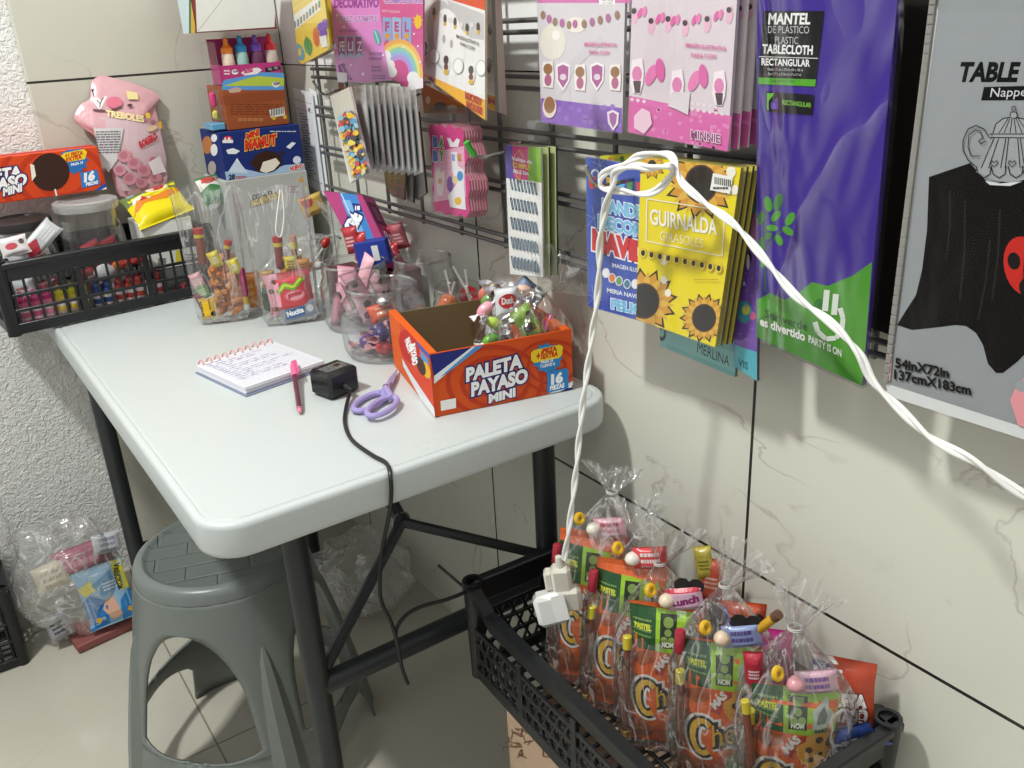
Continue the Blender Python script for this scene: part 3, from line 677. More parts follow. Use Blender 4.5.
for x, y in ((434, 56), (458, 66), (481, 68)): A.disc(x, y, 5.4, 'b9b9bb', 8); A.disc(x, y, 4.6, 'f6f6f6', 7.2)
A.text('IMAGEN ILUSTRATIVA', (456, 37.5), (479, 46), 3.4, '555555', .015); A.text('PARA COPY', (460, 45), (475, 51), 3.2, '555555', .015)
A.text('MICKEY', (465, 98), (482, 105.5), 6.5, 'b5382a', .05); A.text('MOUSE', (466, 107), (482, 114.5), 6.5, 'b5382a', .05); A.disc(430, 85, 4, '4c4643', 8)
GY = 'white garland packets with a yellow foot'
poly_pack('hanging_garland_packet', o, pl, .003, 'white garland packet with a yellow foot, turned sideways and nearest of its bunch', 'packet', GY, A, 'ececec', 1.01, 'a89a80')
pl2 = Pl(P0+V((.03, -.012, 0)), V((-.9, .35, 0)))
def wy(pl, sh):
    o = [(485+sh, -30), (496+sh, -30), (500+sh, 113), (486+sh, 108)]; A = Art(o); A.rect(480+sh, 92, 505+sh, 120, 'e2a52a', .3)
    A.text('M', (488+sh, 103), (495+sh, 105), 6, 'b5382a', .05); A.disc(490+sh, 30, 2, '55504c', 6); A.disc(489+sh, 65, 2.5, '55504c', 8); return o, A
o2, A2 = wy(pl2, 0); poly_pack('hanging_garland_packet', o2, pl2, .003, 'white garland packet with a yellow foot, edge of the second one in its bunch', 'packet', GY, A2, 'eeece8', 1.01, '8a7c68')
pl3 = Pl(P0+V((.055, -.02, 0)), V((-.7, .7, 0)))
poly_pack('hanging_garland_packet', [(494, -30), (500, -30), (507, 116), (499, 112)], pl3, .004, 'brownish garland packet seen edge on, last behind the white and yellow ones', 'packet', None, Art(None), '8b8072', 0, '4c463e')
# orange packet low behind the white one
o = [(421, 86), (425, 84), (462, 104), (463, 113), (424, 113)]; A = Art(o)
A.rect(420, 105, 470, 114, 'c98a28'); A.disc(428, 100, 2.4, 'ead9a8', 4); A.disc(440, 106, 6, '55504a', 4); A.disc(452, 108, 5, 'e6dfcc', 3); A.scribble(430, 109, 462, 112, 2, '5a3a1a', 3)
poly_pack('hanging_garland_packet', o, PX(-.07), .003, 'orange packet end peeping out under the white and yellow packet', 'packet', None, A, 'd5772c', 1.02)
# ---- two bright pink birthday banners
n2 = V((-.97, -.24, 0)); P0 = ax(360, 60, -.135); pl = Pl(P0, n2)
o = [(329, -30), (383, -30), (379, 0), (386, 40), (392, 80), (362, 83), (343, 80), (338, 82), (335, 62)]; A = Art(o)
A.text('DECORATIVO', (334, 7.5), (379, 7), 8.5, 'a34da6', .06, out=('dfa3dd', .03)); 
A.text('FELIZ CUMPLE', (338, 22), (378, 21), 5.4, 'b98fd0', .04, out=('f4d8f4', .05)); A.text('FIESTA COLECCION', (339, 32), (357, 32), 2.2, 'a34da6', .02)
for x in (341, 349.5, 358): A.poly([(x-3.5, 36), (x+4, 36), (x+4.5, 59), (x+.5, 55), (x-3, 60)], '8fc1d4'); A.poly([(x-2.8, 37), (x+3.3, 37), (x+3.8, 56), (x+.5, 52), (x-2.6, 57)], 'a65cb0')
for st, x in (('FE', 339.5), ('LI', 348), ('Z', 357)): A.text(st, (x, 51), (x+5, 50.5), 9, 'f2ecf6', .03)
A.poly([(338, 65), (344, 63), (352, 80), (340, 80)], '8a3f96'); A.line([(341, 66), (347, 78)], .9, 'd795d8'); A.line([(345, 66), (350, 78)], .9, 'd795d8'); A.rect(337, 72, 347, 84, 'e9e2ee', .1)
A.disc(377, 37, 3.4, '66b9bf', 8, 12, -15); A.line([(375, 31), (379, 44)], .8, 'd9f0f0'); A.scribble(369, 52, 382, 62, 2, 'b46fbf', 5, .6); A.scribble(371, 66, 381, 73, 2, 'b46fbf', 6, .6); A.scribble(372, 75, 385, 80, 2, 'b46fbf', 7, .6)
A.discs([(344, 27, 1.2), (363, 74, 1.6), (351, 65, 1.2), (336, 48, 1), (383, 55, 1.1), (337, 15, 1.3)], 'f8f0fa')
poly_pack('hanging_banner_packet', o, pl, .003, 'bright pink birthday banner packet, left one of the two side by side', 'packet', None, A, 'e394dd', 1.015, 'b070ac')
P0 = ax(400, 40, -.125); pl = Pl(P0, V((-.99, -.12, 0))); o = [(379, -30), (423, -30), (423, 0), (423, 88), (412, 90), (405, 84), (390, 78), (384, 45), (380, 10)]; A = Art(o)
A.text('CUMPLEAÑOS', (384, 3), (426, 3), 5, 'a988cf', .05, out=('f2dcee', .06)); A.text('FIESTA COLECCION', (382, 12), (400, 13), 2.2, 'f2c9e2', .02)
for k, (x, st) in enumerate(((386.5, 'F'), (396, 'E'), (406, 'L'))): A.poly([(x-3.8, 17), (x+5, 18), (x+5.2, 44), (x+.8, 39), (x-3.4, 43)], '9fc4ea' if k % 2 else '8db4e4'); A.text(st, (x-1.5, 31), (x+3, 31.5), 9, 'c34f93', .05); A.disc(x+.8, 36, 2.4, 'e8a05a', 3)
A.disc(418, 22, 3.5, 'f2c84a', 7); A.burst(418, 20, 2.5, 7, 7, 'f2c84a')
for r, c in ((32, 'f3b56a'), (28, 'f0dd7a'), (24.5, '8fd3b4'), (21, '92b8e8'), (17.5, 'b593de'), (13, 'cf3f8c')): A.poly([(402+r*math.cos(math.radians(q))*.75-3, 76+r*math.sin(math.radians(q))*1.1-2) for q in range(180, 361, 12)]+[(402+r*.75-3, 95), (402-r*.75-3, 95)], c)
for x, y, r in ((386, 56, 5), (389, 66, 6), (392, 72, 5), (413, 78, 6), (419, 84, 6), (414, 86, 6)): A.disc(x, y, r, 'f4f2f6', r*1.1)
A.discs([(403, 47, 1.1), (414, 34, 1), (420, 62, 1.2), (418, 46, 1)], 'f8f0fa')
poly_pack('hanging_banner_packet', o, pl, .003, 'bright pink birthday banner packet with a rainbow, right one of the two side by side', 'packet', None, A, 'd9649f', 1.015, 'a34880')
# ---- yellow leaf-print banners
P0 = ax(305, 40, -.13); pl = Pl(P0, V((-.95, .3, -.03))); o = [(289, -30), (321, -30), (330, 44), (328, 50), (303, 64), (300, 63), (296, 40)]; A = Art(o)
A.poly([(291, 17), (318, -3), (321, 9), (294, 31)], 'f3f0e6'); A.line([(293, 10), (314, -6)], .8, 'f2e6a0'); A.line([(292, 4), (310, -8)], .8, 'f2e6a0')
for k, (x, y) in enumerate(((295, 25), (298, 23), (301, 20.5), (304, 18), (307, 15.5), (310, 12.5), (313, 10), (316, 7), (319, 4.5))): A.poly([(x-1, y-3.5), (x+.9, y-4), (x+1.2, y+2.5), (x-.6, y+3.5)], ('5a9a78', '6b5a9a', '4a8a5a', 'c9705a')[k % 4])
A.disc(299.5, 52, 4.5, '5ba7b8', 9, 12, -20); A.disc(299.5, 52, 1.8, 'f0c84a', 4); A.disc(308, 46, 4, '4c9a4a', 9, 12, -10); A.line([(306, 36), (310, 56)], .7, '2f6d2e'); A.disc(316, 37, 3, 'e2703a', 10, 12, -5); A.disc(322, 27, 5, '7a4fb4', 5); A.disc(323, 33, 4, '7a4fb4', 4); A.disc(325, 24, 4, '7a4fb4', 5); A.poly([(319, 37), (326, 35), (328, 46), (322, 48)], 'f2f0ea')
GL = 'yellow leaf banners in the corner'
poly_pack('hanging_banner_packet', o, pl, .003, 'yellow banner packet printed with leaves, nearest the corner of the room', 'packet', GL, A, 'f2cf3e', 1.015, 'b89a2a')
for (dx, x, lb) in ((0, -.1, 'yellow banner packet edge just behind the leaf printed one'), (3, -.075, 'yellow banner packet edge furthest behind the leaf printed one')):
    poly_pack('hanging_banner_packet', [(317+dx, -30), (329+dx, -30), (334+dx, 38), (331+dx, 50), (308+dx, 62), (316+dx, 48)], PX(x), .003, lb, 'packet', GL, None, 'c4a434', 0, '6d5a20')
# ---- blue winter banner, yellow sunflower garlands and the packets behind them
pl = PX(-.088); o = [(586, 157), (664, 170), (664, 330), (655, 325), (588, 306)]; A = Art(o)
A.text('BANDERÍN', (602, 211), (662, 223), 12, '7cc4ee', .05, out=('f2f8ff', .05)); A.text('DECORATIVO', (598, 227), (678, 245), 12, '7cc4ee', .05, out=('f2f8ff', .05))
A.text('NAVIDAD', (592, 248), (672, 270), 18, 'd8313a', .08, out=('f4f4fa', .06)); A.text('IMAGEN ILUSTRATIVA', (612, 267), (656, 276), 4, 'e8eefc', .02); A.text('MERIA NAVIDEÑA', (607, 292), (652, 302), 4, 'e8eefc', .03)
A.text('FELICES', (611, 308), (655, 318), 9, '7cc4ee', .06, out=('f2f8ff', .05))
for x, y, c in ((592, 182, 'd8413f'), (610, 183, 'efc24a'), (621, 186, '5fb2e2'), (630, 184, '52905a'), (640, 188, 'd8413f')): A.poly([(x-4, y-6), (x+4, y-5), (x+3, y+4), (x, y+8), (x-3, y+4)], c)
for x in (595, 604, 613): A.disc(x, 173, 4, 'f0f4ff', 4); A.disc(x, 174, 2.8, '3f59b4', 3)
for x, y, c in ((606, 273, 'f2f2f4'), (612, 278, 'e5803f'), (619, 281, '5fa05a'), (627, 284, '3f7a9a'), (635, 284, 'f2f2f4')): A.disc(x, y, 3.8, 'e8e6f6', 5); A.disc(x, y, 2.9, c, 4)
for x, y in ((594, 218), (594, 297), (605, 320), (600, 165)):
    for a in range(6): A.line([(x, y), (x+9*math.cos(a*PI/3+.3), y+12*math.sin(a*PI/3+.3))], .5, '8aa2e4')
A.disc(598, 265, 3, '22406a', 5)
poly_pack('hanging_banner_packet', o, pl, .004, 'blue winter holiday banner packet, half covered by the sunflower packet', 'packet', None, A, '3a55b2', 1.015, '8a90b0')
o = [(641, 157), (741, 168), (722, 300), (715, 347), (636, 319)]; pl = PX(-.094); A = Art(o)
def sunflower(A, x, y, r, R, n=14, rot=0.): A.petals(x, y, r*.7, R, n, R*.21, 'd99a2c', '2c2218', rot).petals(x, y, r*.7, R*.9, n, R*.1, 'e5b544', None, rot+PI/n); A.disc(x, y, r*1.12, '5a3520', r*1.3); A.disc(x, y, r, '241a16', r*1.18)
sunflower(A, 701, 184, 15, 37, 12, .2); sunflower(A, 652, 165, 4, 15, 10); sunflower(A, 644, 301, 14, 34, 12, .4); sunflower(A, 704, 318, 11, 25, 14)
for x, y, q in ((664, 280, .8), (668, 293, .8), (664, 260, 1), (731, 172, 1.2), (735, 190, 1)): A.disc(x, y, 4*q, 'f6f1e2', 5*q)
A.line([(647, 199), (646, 241), (722, 256), (725, 211), (649, 199), (647, 199)], 1.1, 'f8f6da')
A.text('GUIRNALDA', (650, 224), (717, 235), 15, 'fbfaf0', .02, up=(0, -15)); A.text('GIRASOLES', (660, 240), (703, 248), 9, 'f6f2d0', -.005)
for k in range(10): x = 643+k*8.4; y = 253+k*1.7; A.disc(x, y, 3.6, 'd9b92f', 5); A.disc(x, y, 3.1, 'f2dc4a', 4.3); A.disc(x, y, 2.1, '2a2018', 3)
A.line([(643, 250), (722, 266)], .5, 'c8ac20'); A.poly([(713, 173), (733, 177), (730, 194), (710, 190)], 'f4f4f2')
for k in range(9): A.rect(714.5+k*1.9, 177+k*.35, 715.6+k*1.9, 184+k*.35, '44403c')
A.scribble(713, 187, 728, 191, 1, '55504c', 2); A.scribble(694, 279, 718, 282, 1, 'c2a41a', 4, .4)
GS = 'sunflower garland packets'
poly_pack('hanging_garland_packet', o, pl, .004, 'yellow sunflower garland packet hung in front, over the blue banner packet', 'packet', GS, A, 'f1dc17', 1.012, 'a89c30')
B_ = Art(None); B_.poly([(712, 160), (741, 166), (735, 200), (722, 345), (712, 345)], 'd8c434'); B_.scribble(716, 200, 722, 330, 6, '3c3420', 9)
back_packs('hanging_garland_packet', o, pl, 3, .007, .0015, .003, ['yellow sunflower garland packet second in its bunch, only an edge in sight', 'yellow sunflower garland packet third in its bunch, only an edge in sight', 'yellow sunflower garland packet last in its bunch, only an edge in sight'], 'packet', GS, None, 'c9bb55', 0, '4d4a3a', 0)
o = [(600, 156), (650, 152), (655, 175), (600, 168)]; A = Art(o); A.disc(610, 160, 2, 'd88a3a', 3); A.disc(622, 159, 2.2, '5a8a3a', 3); A.disc(634, 160, 2, 'b8503a', 3)
poly_pack('hanging_banner_packet', o, PX(-.06), .003, 'yellow and green packet top showing above the blue banner packet', 'packet', None, A, 'd8d23a', 0)
o = [(660, 300), (738, 320), (735, 377), (660, 346)]; A = Art(o); A.poly([(660, 330), (735, 352), (735, 380), (660, 352)], '8fcac8'); A.poly([(667, 344), (735, 372), (735, 378), (667, 349)], '7bbcbb'); A.text('MERLINA', (697, 352), (729, 366.5), 10, '2c2f33', .0, up=(.6, -10)); A.disc(662, 334, 4, '26282b', 7); A.disc(662, 333, 2.2, '8fcac8', 4)
poly_pack('hanging_garland_packet', o, PX(-.056), .004, 'pale teal garland packet foot with dark lettering, under the sunflower packet', 'packet', None, A, '7fb6b6', 1.01, '3d5a5a')
o = [(733, 165), (759, 166), (757, 381), (734, 366)]; A = Art(o)
A.poly([(735, 165), (759, 167), (757, 215), (737, 212)], '7fc3cc'); A.poly([(736, 212), (757, 214), (757, 250), (735, 250)], 'dd8fbe'); A.poly([(735, 250), (757, 246), (757, 356), (735, 347)], '7a52b0'); A.poly([(735, 345), (757, 352), (757, 382), (734, 368)], '5ab4c4')
A.line([(757, 168), (743, 186)], 1, '2a2a2a'); A.disc(745, 230, 4, 'd9643c', 6); A.disc(749, 258, 3, '2c2a30', 6); A.disc(748, 262, 1.6, 'e6dcee', 8); A.text('TIVA', (736, 284), (746, 286), 4, 'f0eaf6', .03); A.text('VIS', (738, 365), (748, 370), 7, '2c5a66', .02)
A.disc(744, 312, 8, '4aa0b0', 11); A.disc(746, 310, 4, 'd8d85a', 5); A.disc(753, 316, 3, 'd75f9a', 4); A.discs([(740+(i % 3)*6, 268+i*5.5, 1.1) for i in range(14)], '9a78c8')
poly_pack('hanging_garland_packet', o, PX(-.062), .004, 'narrow strip of a teal and purple garland packet beside the sunflower packets', 'packet', None, A, '7a52b0', 1.01, '3a3550')
# ---- candle card packets on their hook
pl = PX(-.075); o = [(505, 145), (541, 148), (543, 277), (510, 274)]; A = Art(o)
A.poly([(505, 145), (541, 148), (541, 182), (506, 178)], '58479f'); A.poly([(512, 145), (530, 147), (531, 181), (514, 178)], 'd23d86'); A.poly([(528, 147), (542, 148), (542, 183), (528, 180)], '84b83a')
A.line([(515, 155), (519, 150), (523, 156), (521, 168), (519, 183), (516, 172), (513, 164), (515, 155)], 1.2, 'c9a03c')
A.text('Velitas de', (511.5, 160), (532, 164), 3.6, 'f6eef2', .03); A.text('CUMPLE', (513, 167), (530, 170), 4.4, 'f0c54a', .05); A.text('FELIZ DIA', (513.5, 172.5), (529, 175.5), 3.2, 'f6eef2', .04)
for r in range(5):
    for k in range(8):
        x = 511.5+k*3.4+r*.3; y = 184+k*.7+r*19.5; A.line([(x-1.2, y-6), (x-.4, y-2), (x+.2, y+2), (x+1.2, y+6)], 1.9, '4d6478'); A.line([(x-.3, y-4), (x+.6, y+4)], .5, '9fb2c0')
GC = 'cards of striped candles'
poly_pack('hanging_candle_card', o, pl, .003, 'white card of striped candles with a purple, pink and green header, the front one', 'card', GC, A, 'f1f1ef', 1.02, 'c9c9c4')
back_packs('hanging_candle_card', o, pl, 2, .01, .003, .003, ['card of striped candles second on its hook, its right edge showing', 'card of striped candles last on its hook, its right edge showing'], 'card', GC, None, 'b9c48a', 0, '3a3d36', 0)
# ---- wavy pink bags
w_out = [(429, 126), (433, 124), (436, 127), (441, 124), (445, 128), (450, 125), (455, 129), (460, 127), (463, 131), (464, 137), (463, 143), (466, 150), (468, 158), (465, 165), (465, 173), (469, 181), (470, 190), (468, 198), (469, 205), (470, 211), (466, 218), (461, 214), (456, 217), (451, 213), (446, 215), (440, 211), (435, 212), (433, 205), (434, 197), (432, 188), (434, 180), (431, 170), (432, 160), (430, 150), (431, 142), (429, 134)]
pl = PX(-.088)
def wavy(pl, label, art=True, dy=0, dx=0):
    A = Art(w_out)
    if art:
        A.poly([(434, 152), (464, 146), (466, 197), (434, 202)], 'f3b9d2')
        for i in range(8): A.line([(434, 153+i*6), (465, 148+i*6)], .5, 'ee9cc2')
        for i, (c, d) in enumerate((('4f8fd8', 'B'), ('58a84a', 'A'), ('4f8fd8', 'B'), ('58a84a', 'Y'))): A.text(d, (433+(i % 2)*6, 146+(i//2)*14), (438+(i % 2)*6, 147+(i//2)*14), 9, c, .08, out=('ffffff', .06))
        A.poly([(447, 138), (450, 138), (453, 143), (457, 138), (460, 140), (458, 147), (450, 147)], 'f6f2f6'); A.poly([(451, 152), (457, 152), (458, 166), (464, 170), (464, 185), (466, 210), (450, 207), (448, 196), (456, 185), (452, 170)], 'f6f4f8')
        A.text('SHO', (452, 160), (455, 161), 6, '4f8fd8', .06); A.text('WER', (457, 160), (461, 161), 6, 'e8a84a', .06)
        A.poly([(436, 170), (439, 167), (441, 173), (444, 170), (445, 178), (443, 196), (437, 195), (436, 184)], 'f7e6e4'); A.disc(440, 181, 2.4, 'e8b49a', 3); A.disc(450, 184, 3.2, '7a4fae', 8); A.disc(455, 180, 3, 'f0d8a0', 4); A.disc(460, 176, 3, '4f9ad8', 5); A.disc(458, 201, 3.2, 'f0c23a', 4)
    o = thing('hanging_party_bag', label, 'bag', pl.at(450, 170), 'wavy edged pink party bags')
    sh = V((dx, -dy, 0)); n = len(w_out); P = [pl.at(*p)+sh for p in w_out]; mb = MB(); vs = P+[p-pl.n*.004 for p in P]
    mb.add(vs, [list(range(n))], 'db4a8f' if art else 'e0aab8'); mb.add(vs, [[n+i for i in range(n)][::-1]]+[(i, n+i, n+(i+1) % n, (i+1) % n) for i in range(n)], 'c07a88')
    A.onto(mb, lambda x, y, l: pl.at(x, y, l)+sh); mb.build('printed_bag', PAPER, o, smooth=0)
    b = [(424, 104), (465, 108), (474, 219), (432, 216)]; MB().add([pl.at(*p)+sh+pl.n*.003 for p in b], [[0, 1, 2, 3]]).build('clear_sleeve', SLEEVE, o, smooth=0)
wavy(pl, 'wavy edged bright pink party bag in front of its bunch, printed with animals')
for i, lb in enumerate(('second from the front of its bunch', 'third from the front of its bunch', 'in the middle of its bunch', 'third from the back of its bunch', 'second from the back of its bunch', 'at the very back of its bunch')): wavy(pl, 'wavy edged pink party bag '+lb, False, .0018*(i+1), .0038*(i+1))
# ---- stack of flat sticker packets on a hook, seen mostly edge on
m_clear = SLEEVE
for i in range(10):
    P0 = ax(341+i*6.6, 120+i*1.2, -.15+i*.002); nv = V((-.95, .3, 0)) if i == 0 else V((-.25, .97, 0)); pl = Pl(P0, nv)
    if i == 0: o = [(335, 117), (354, 108), (369, 172), (350, 183)]
    else: x = 350+i*6.3; o = [(x, 104), (x+9, 103+i*.4), (x+15, 164+i*.8), (x+7, 170+i*.6)]; pl = Pl(ax(x, 130, -.155+i*.005), V((-.95, .3, 0)))
    if i == 0: o = [(330, 96), (349, 87), (369, 172), (350, 183)]
    A = Art(o)
    if i == 0:
        rn = random.Random(2)
        for k in range(150): u, v = rn.random(), rn.random(); A.disc(338+u*15+v*15, 117+v*62-u*6, rn.uniform(1.5, 3.4), rn.choice(['e2b53a', 'd8733a', '5f9ac2', '7a5aa0', 'd9d2a8', '4a4a52', 'c9524a', 'e8d86a', '8fc2d8', 'e8c23a']), n=7)
    t = thing('hanging_sticker_sheet', 'sticker sheet with a crowded colourful print at the left front of its bunch' if i == 0 else 'flat sticker sheet seen edge on, number %s behind the colourful one' % ('one two three four five six seven eight nine'.split()[i-1]), 'sticker sheet', pl.at(*o[0]), 'sticker sheets on one hook')
    slab(MB(), o, pl, .0035, 'e9e6da' if i == 0 else ('dcdddc', 'e6e6e2', 'cfd2d4', 'e0e0dc')[i % 4], '9a9c9e' if i % 3 else 'b0a0a0', A if i == 0 else None).build('printed_sheet', PAPER, t, smooth=0)
    if i == 0: sl = [(329, 92), (350, 84), (374, 172), (352, 184)]
    else: sl = [(o[0][0]-2, 86), (o[1][0], 84+i*.4), (o[2][0]+1, o[2][1]+1), (o[3][0], o[3][1]+1)]
    p2 = Pl(pl.P+pl.n*.0015, pl.n); MB().add([p2.at(*q) for q in sl], [[0, 1, 2, 3]]).build('clear_sleeve', MILK if i else SLEEVE, t, smooth=0)
for i, (o, x, c, lb) in enumerate((([(385, 168), (405, 172), (404, 200), (392, 196), (386, 188)], -.1, '6d4f49', 'dark brown printed packet hanging under the sticker sheets, the front one'), ([(405, 150), (412, 150), (413, 203), (407, 200)], -.09, '8a8784', 'grey packet edge behind the dark brown packet'), ([(411, 110), (418, 112), (426, 193), (418, 200), (414, 198)], -.08, 'a5a29e', 'pale grey clear packet furthest right under the sticker sheets'))):
    A = Art(o)
    if i == 0: A.line([(387, 182), (404, 187)], 1, 'b0524a'); A.line([(387, 190), (404, 195)], .8, 'b0524a'); A.scribble(389, 172, 402, 180, 3, '8a6a60', 4)
    poly_pack('hanging_small_packet', o, PX(x), .004, lb, 'packet', None, A, c, 1.05, '55504c')
# ---- price lists taped to the wall
for i, (o, x, lb) in enumerate((([(293, 88), (312, 93), (325, 196), (306, 183)], -.012, 'white printed price list sheet taped to the wall left of the rack'), ([(309, 88), (316, 92), (329, 196), (322, 197)], -.006, 'second white list sheet just behind the front one by the rack end'))):
    A = Art(o)
    if i == 0:
        A.line([(294, 99), (312, 104)], .4, '8a8c98'); A.line([(296, 108), (313, 113)], .4, '8a8c98')
        for k in range(24): y = 113+k*2.7; x0 = 299+k*.38; A.rect(x0+(k % 3)*.5, y, x0+5+(k*7 % 5), y+.8, '8a8c96', .15)
        A.rect(308, 108, 310, 111, '777777'); A.line([(304, 174), (322, 184)], .5, '777777')
    t = thing('hanging_price_list', lb, 'paper', ax(310, 190, x)); slab(MB(), o, PX(x), .0008, 'eef0f4', art=A).build('sheet', PAPER, t, smooth=0)
# ---- hooks
hook(.786, 1.064, .115, 'chrome hook with upturned tip that carries the blue and sunflower packets', None, .0)
hook(1.096, 1.062, .07, 'hook with a green rubber tip between the pink bags and the candle cards', '46b23c', .014, .012)
hook(1.675, 1.128, .052, 'hook at the left rack end that carries the sticker sheets')
hook(1.312, 1.139, .06, 'hook that pokes out below the rainbow banner, beside the sticker sheets')
# ================================================================ things on the table
NUM = 'first second third fourth fifth sixth seventh eighth ninth tenth eleventh twelfth'.split()
def single(mb, name, m, label, cat, group=None, **k): return tag(mb.build(name, m, **k), label, cat, group)
def wrapper(c, ex, ey, w, h, t, label, cat='sweet', col='d83a5a', group=None, art=None, name='sweet_packet', m=None, crimp='c', seam=True):
    """pillow packet: flat ends, swollen middle; art(A) draws on the front in units of its width, y up from the middle"""
    X = frame(c, ex, ey=ey); o = thing(name, label, cat, X, group)
    def f(u, v, s=1, lift=0):
        x, y = (u-.5)*w, (v-.5)*h; e = min(1, max(0, min(v, 1-v)-.05)/.16); g = (max(0, 1-abs(2*u-1)**3))
        return X @ V((x*(1-.06*e), y, s*(t/2*math.sqrt(max(0, e))*g+.0006)+lift*s))
    mb = MB().ink(col); mb.grid(lambda u, v: f(u, v), 12, 22); mb.grid(lambda u, v: f(1-u, v, -1), 12, 22)
    if art:
        A = Art([(-.5, -h/w/2), (.5, -h/w/2), (.5, h/w/2), (-.5, h/w/2)], 1); art(A); A.onto(mb, lambda x, y, l: f(x+.5, y*w/h+.5, 1, l+.0003), 3e-5, (.125, .125))
    mb.build('wrapper', m or FOIL, o, smooth=50); return o
def twist_sweet(c, ex, r, col, label, group=None, end=None, lw=1.5):
    X = frame(c, ex, ez=EZ); o = thing('twist_wrapped_sweet', label, 'sweet', X, group)
    MB().ink(col).blob(X.translation, (r*lw, r, r*.9), 12, X.to_3x3(), .1).build('sweet_body', FOIL, o)
    for s in (-1, 1):
        mb = MB().ink(end or col); rings = [[X @ V((s*(r*lw*.9+x), q*math.cos(k*PI/5)*(1+.25*(k % 2)), q*.45*math.sin(k*PI/5)*(1+.3*(k % 2)))) for k in range(10)] for x, q in ((0, r*.3), (r*.35, r*.18), (r*.8, r*.6), (r*1.25, r*.85))]
        mb.loft(rings, cap=False).build('twisted_end', FOIL, o)
    return o
def lolly(p0, p1, r, col, label, group=None, sc='f2f2f0', flat=1.0, cat='lollipop'):
    p0, p1 = V(p0), V(p1); o = thing('lollipop', label, cat, p0, group)
    MB().tube([p0, p1], .0021, 7).build('stick', mat('white_paper_stick', 'f0f0ee', .5), o)
    d = (p1-p0).normalized(); R = frame(p1, d, ey=d.orthogonal()).to_3x3(); MB().ink(col).blob(p1, (r, r, r*flat), 14, R, .06).build('candy_head', CANDY, o); return o
def bar_sweet(p0, p1, r, cols, label, group=None, name='candy_stick', fl=1):
    """a stick sweet made of coloured lengths"""
    p0, p1 = V(p0), V(p1); o = thing(name, label, 'sweet', p0, group); d = p1-p0; nms = ('candy_stick_body', 'label_band', 'cap')
    R = frame(p0, d, ey=d.orthogonal()).to_3x3()
    for k, (a, b, c, q) in enumerate(cols):
        MB().ink(c).tube([p0+d*a, p0+d*(a+(b-a)*.06), p0+d*(b-(b-a)*.06), p0+d*b], [r*q*.8, r*q, r*q, r*q*.8], 12).build(nms[k % 3], CANDY, o)
    return o
def carton(name, label, x0, x1, y0, y1, z0, z1, col, front=None, left=None, top=None, cat='box', group=None, side=None):
    """closed printed box; front(A) and left(A) draw in photograph coordinates on its two seen faces"""
    o = thing(name, label, cat, ((x0+x1)/2, (y0+y1)/2, z0), group)
    MB().ink(col).box(((x0+x1)/2, (y0+y1)/2, (z0+z1)/2), (x1-x0, y1-y0, z1-z0), None, .0012).build('carton', PAPER, o, smooth=0)
    for nm, fn, pl, cs in (('front_print', front, PY(y0), [(x0, y0, z0), (x1, y0, z0), (x1, y0, z1), (x0, y0, z1)]), ('side_print', left, PX(x0), [(x0, y0, z0), (x0, y1, z0), (x0, y1, z1), (x0, y0, z1)])):
        if fn:
            A = Art([seen(p) for p in cs]); fn(A); A.onto(MB(), lambda u, v, l: pl.at(u, v, l+.0002)).build(nm, PAPER, o, smooth=0)
    MB().ink(side or col).box(((x0+x1)/2, (y0+y1)/2, z1+.0004), (x1-x0-.004, .0012, .0006)).build('lid_seam', PAPER, o, smooth=0)
    return o
def seen(p):
    d = V(p)-CAM; x, y, z = (RX*d.x+RY*d.y+RZ*d.z); return (512-FOC*x/z, 384+FOC*y/z)
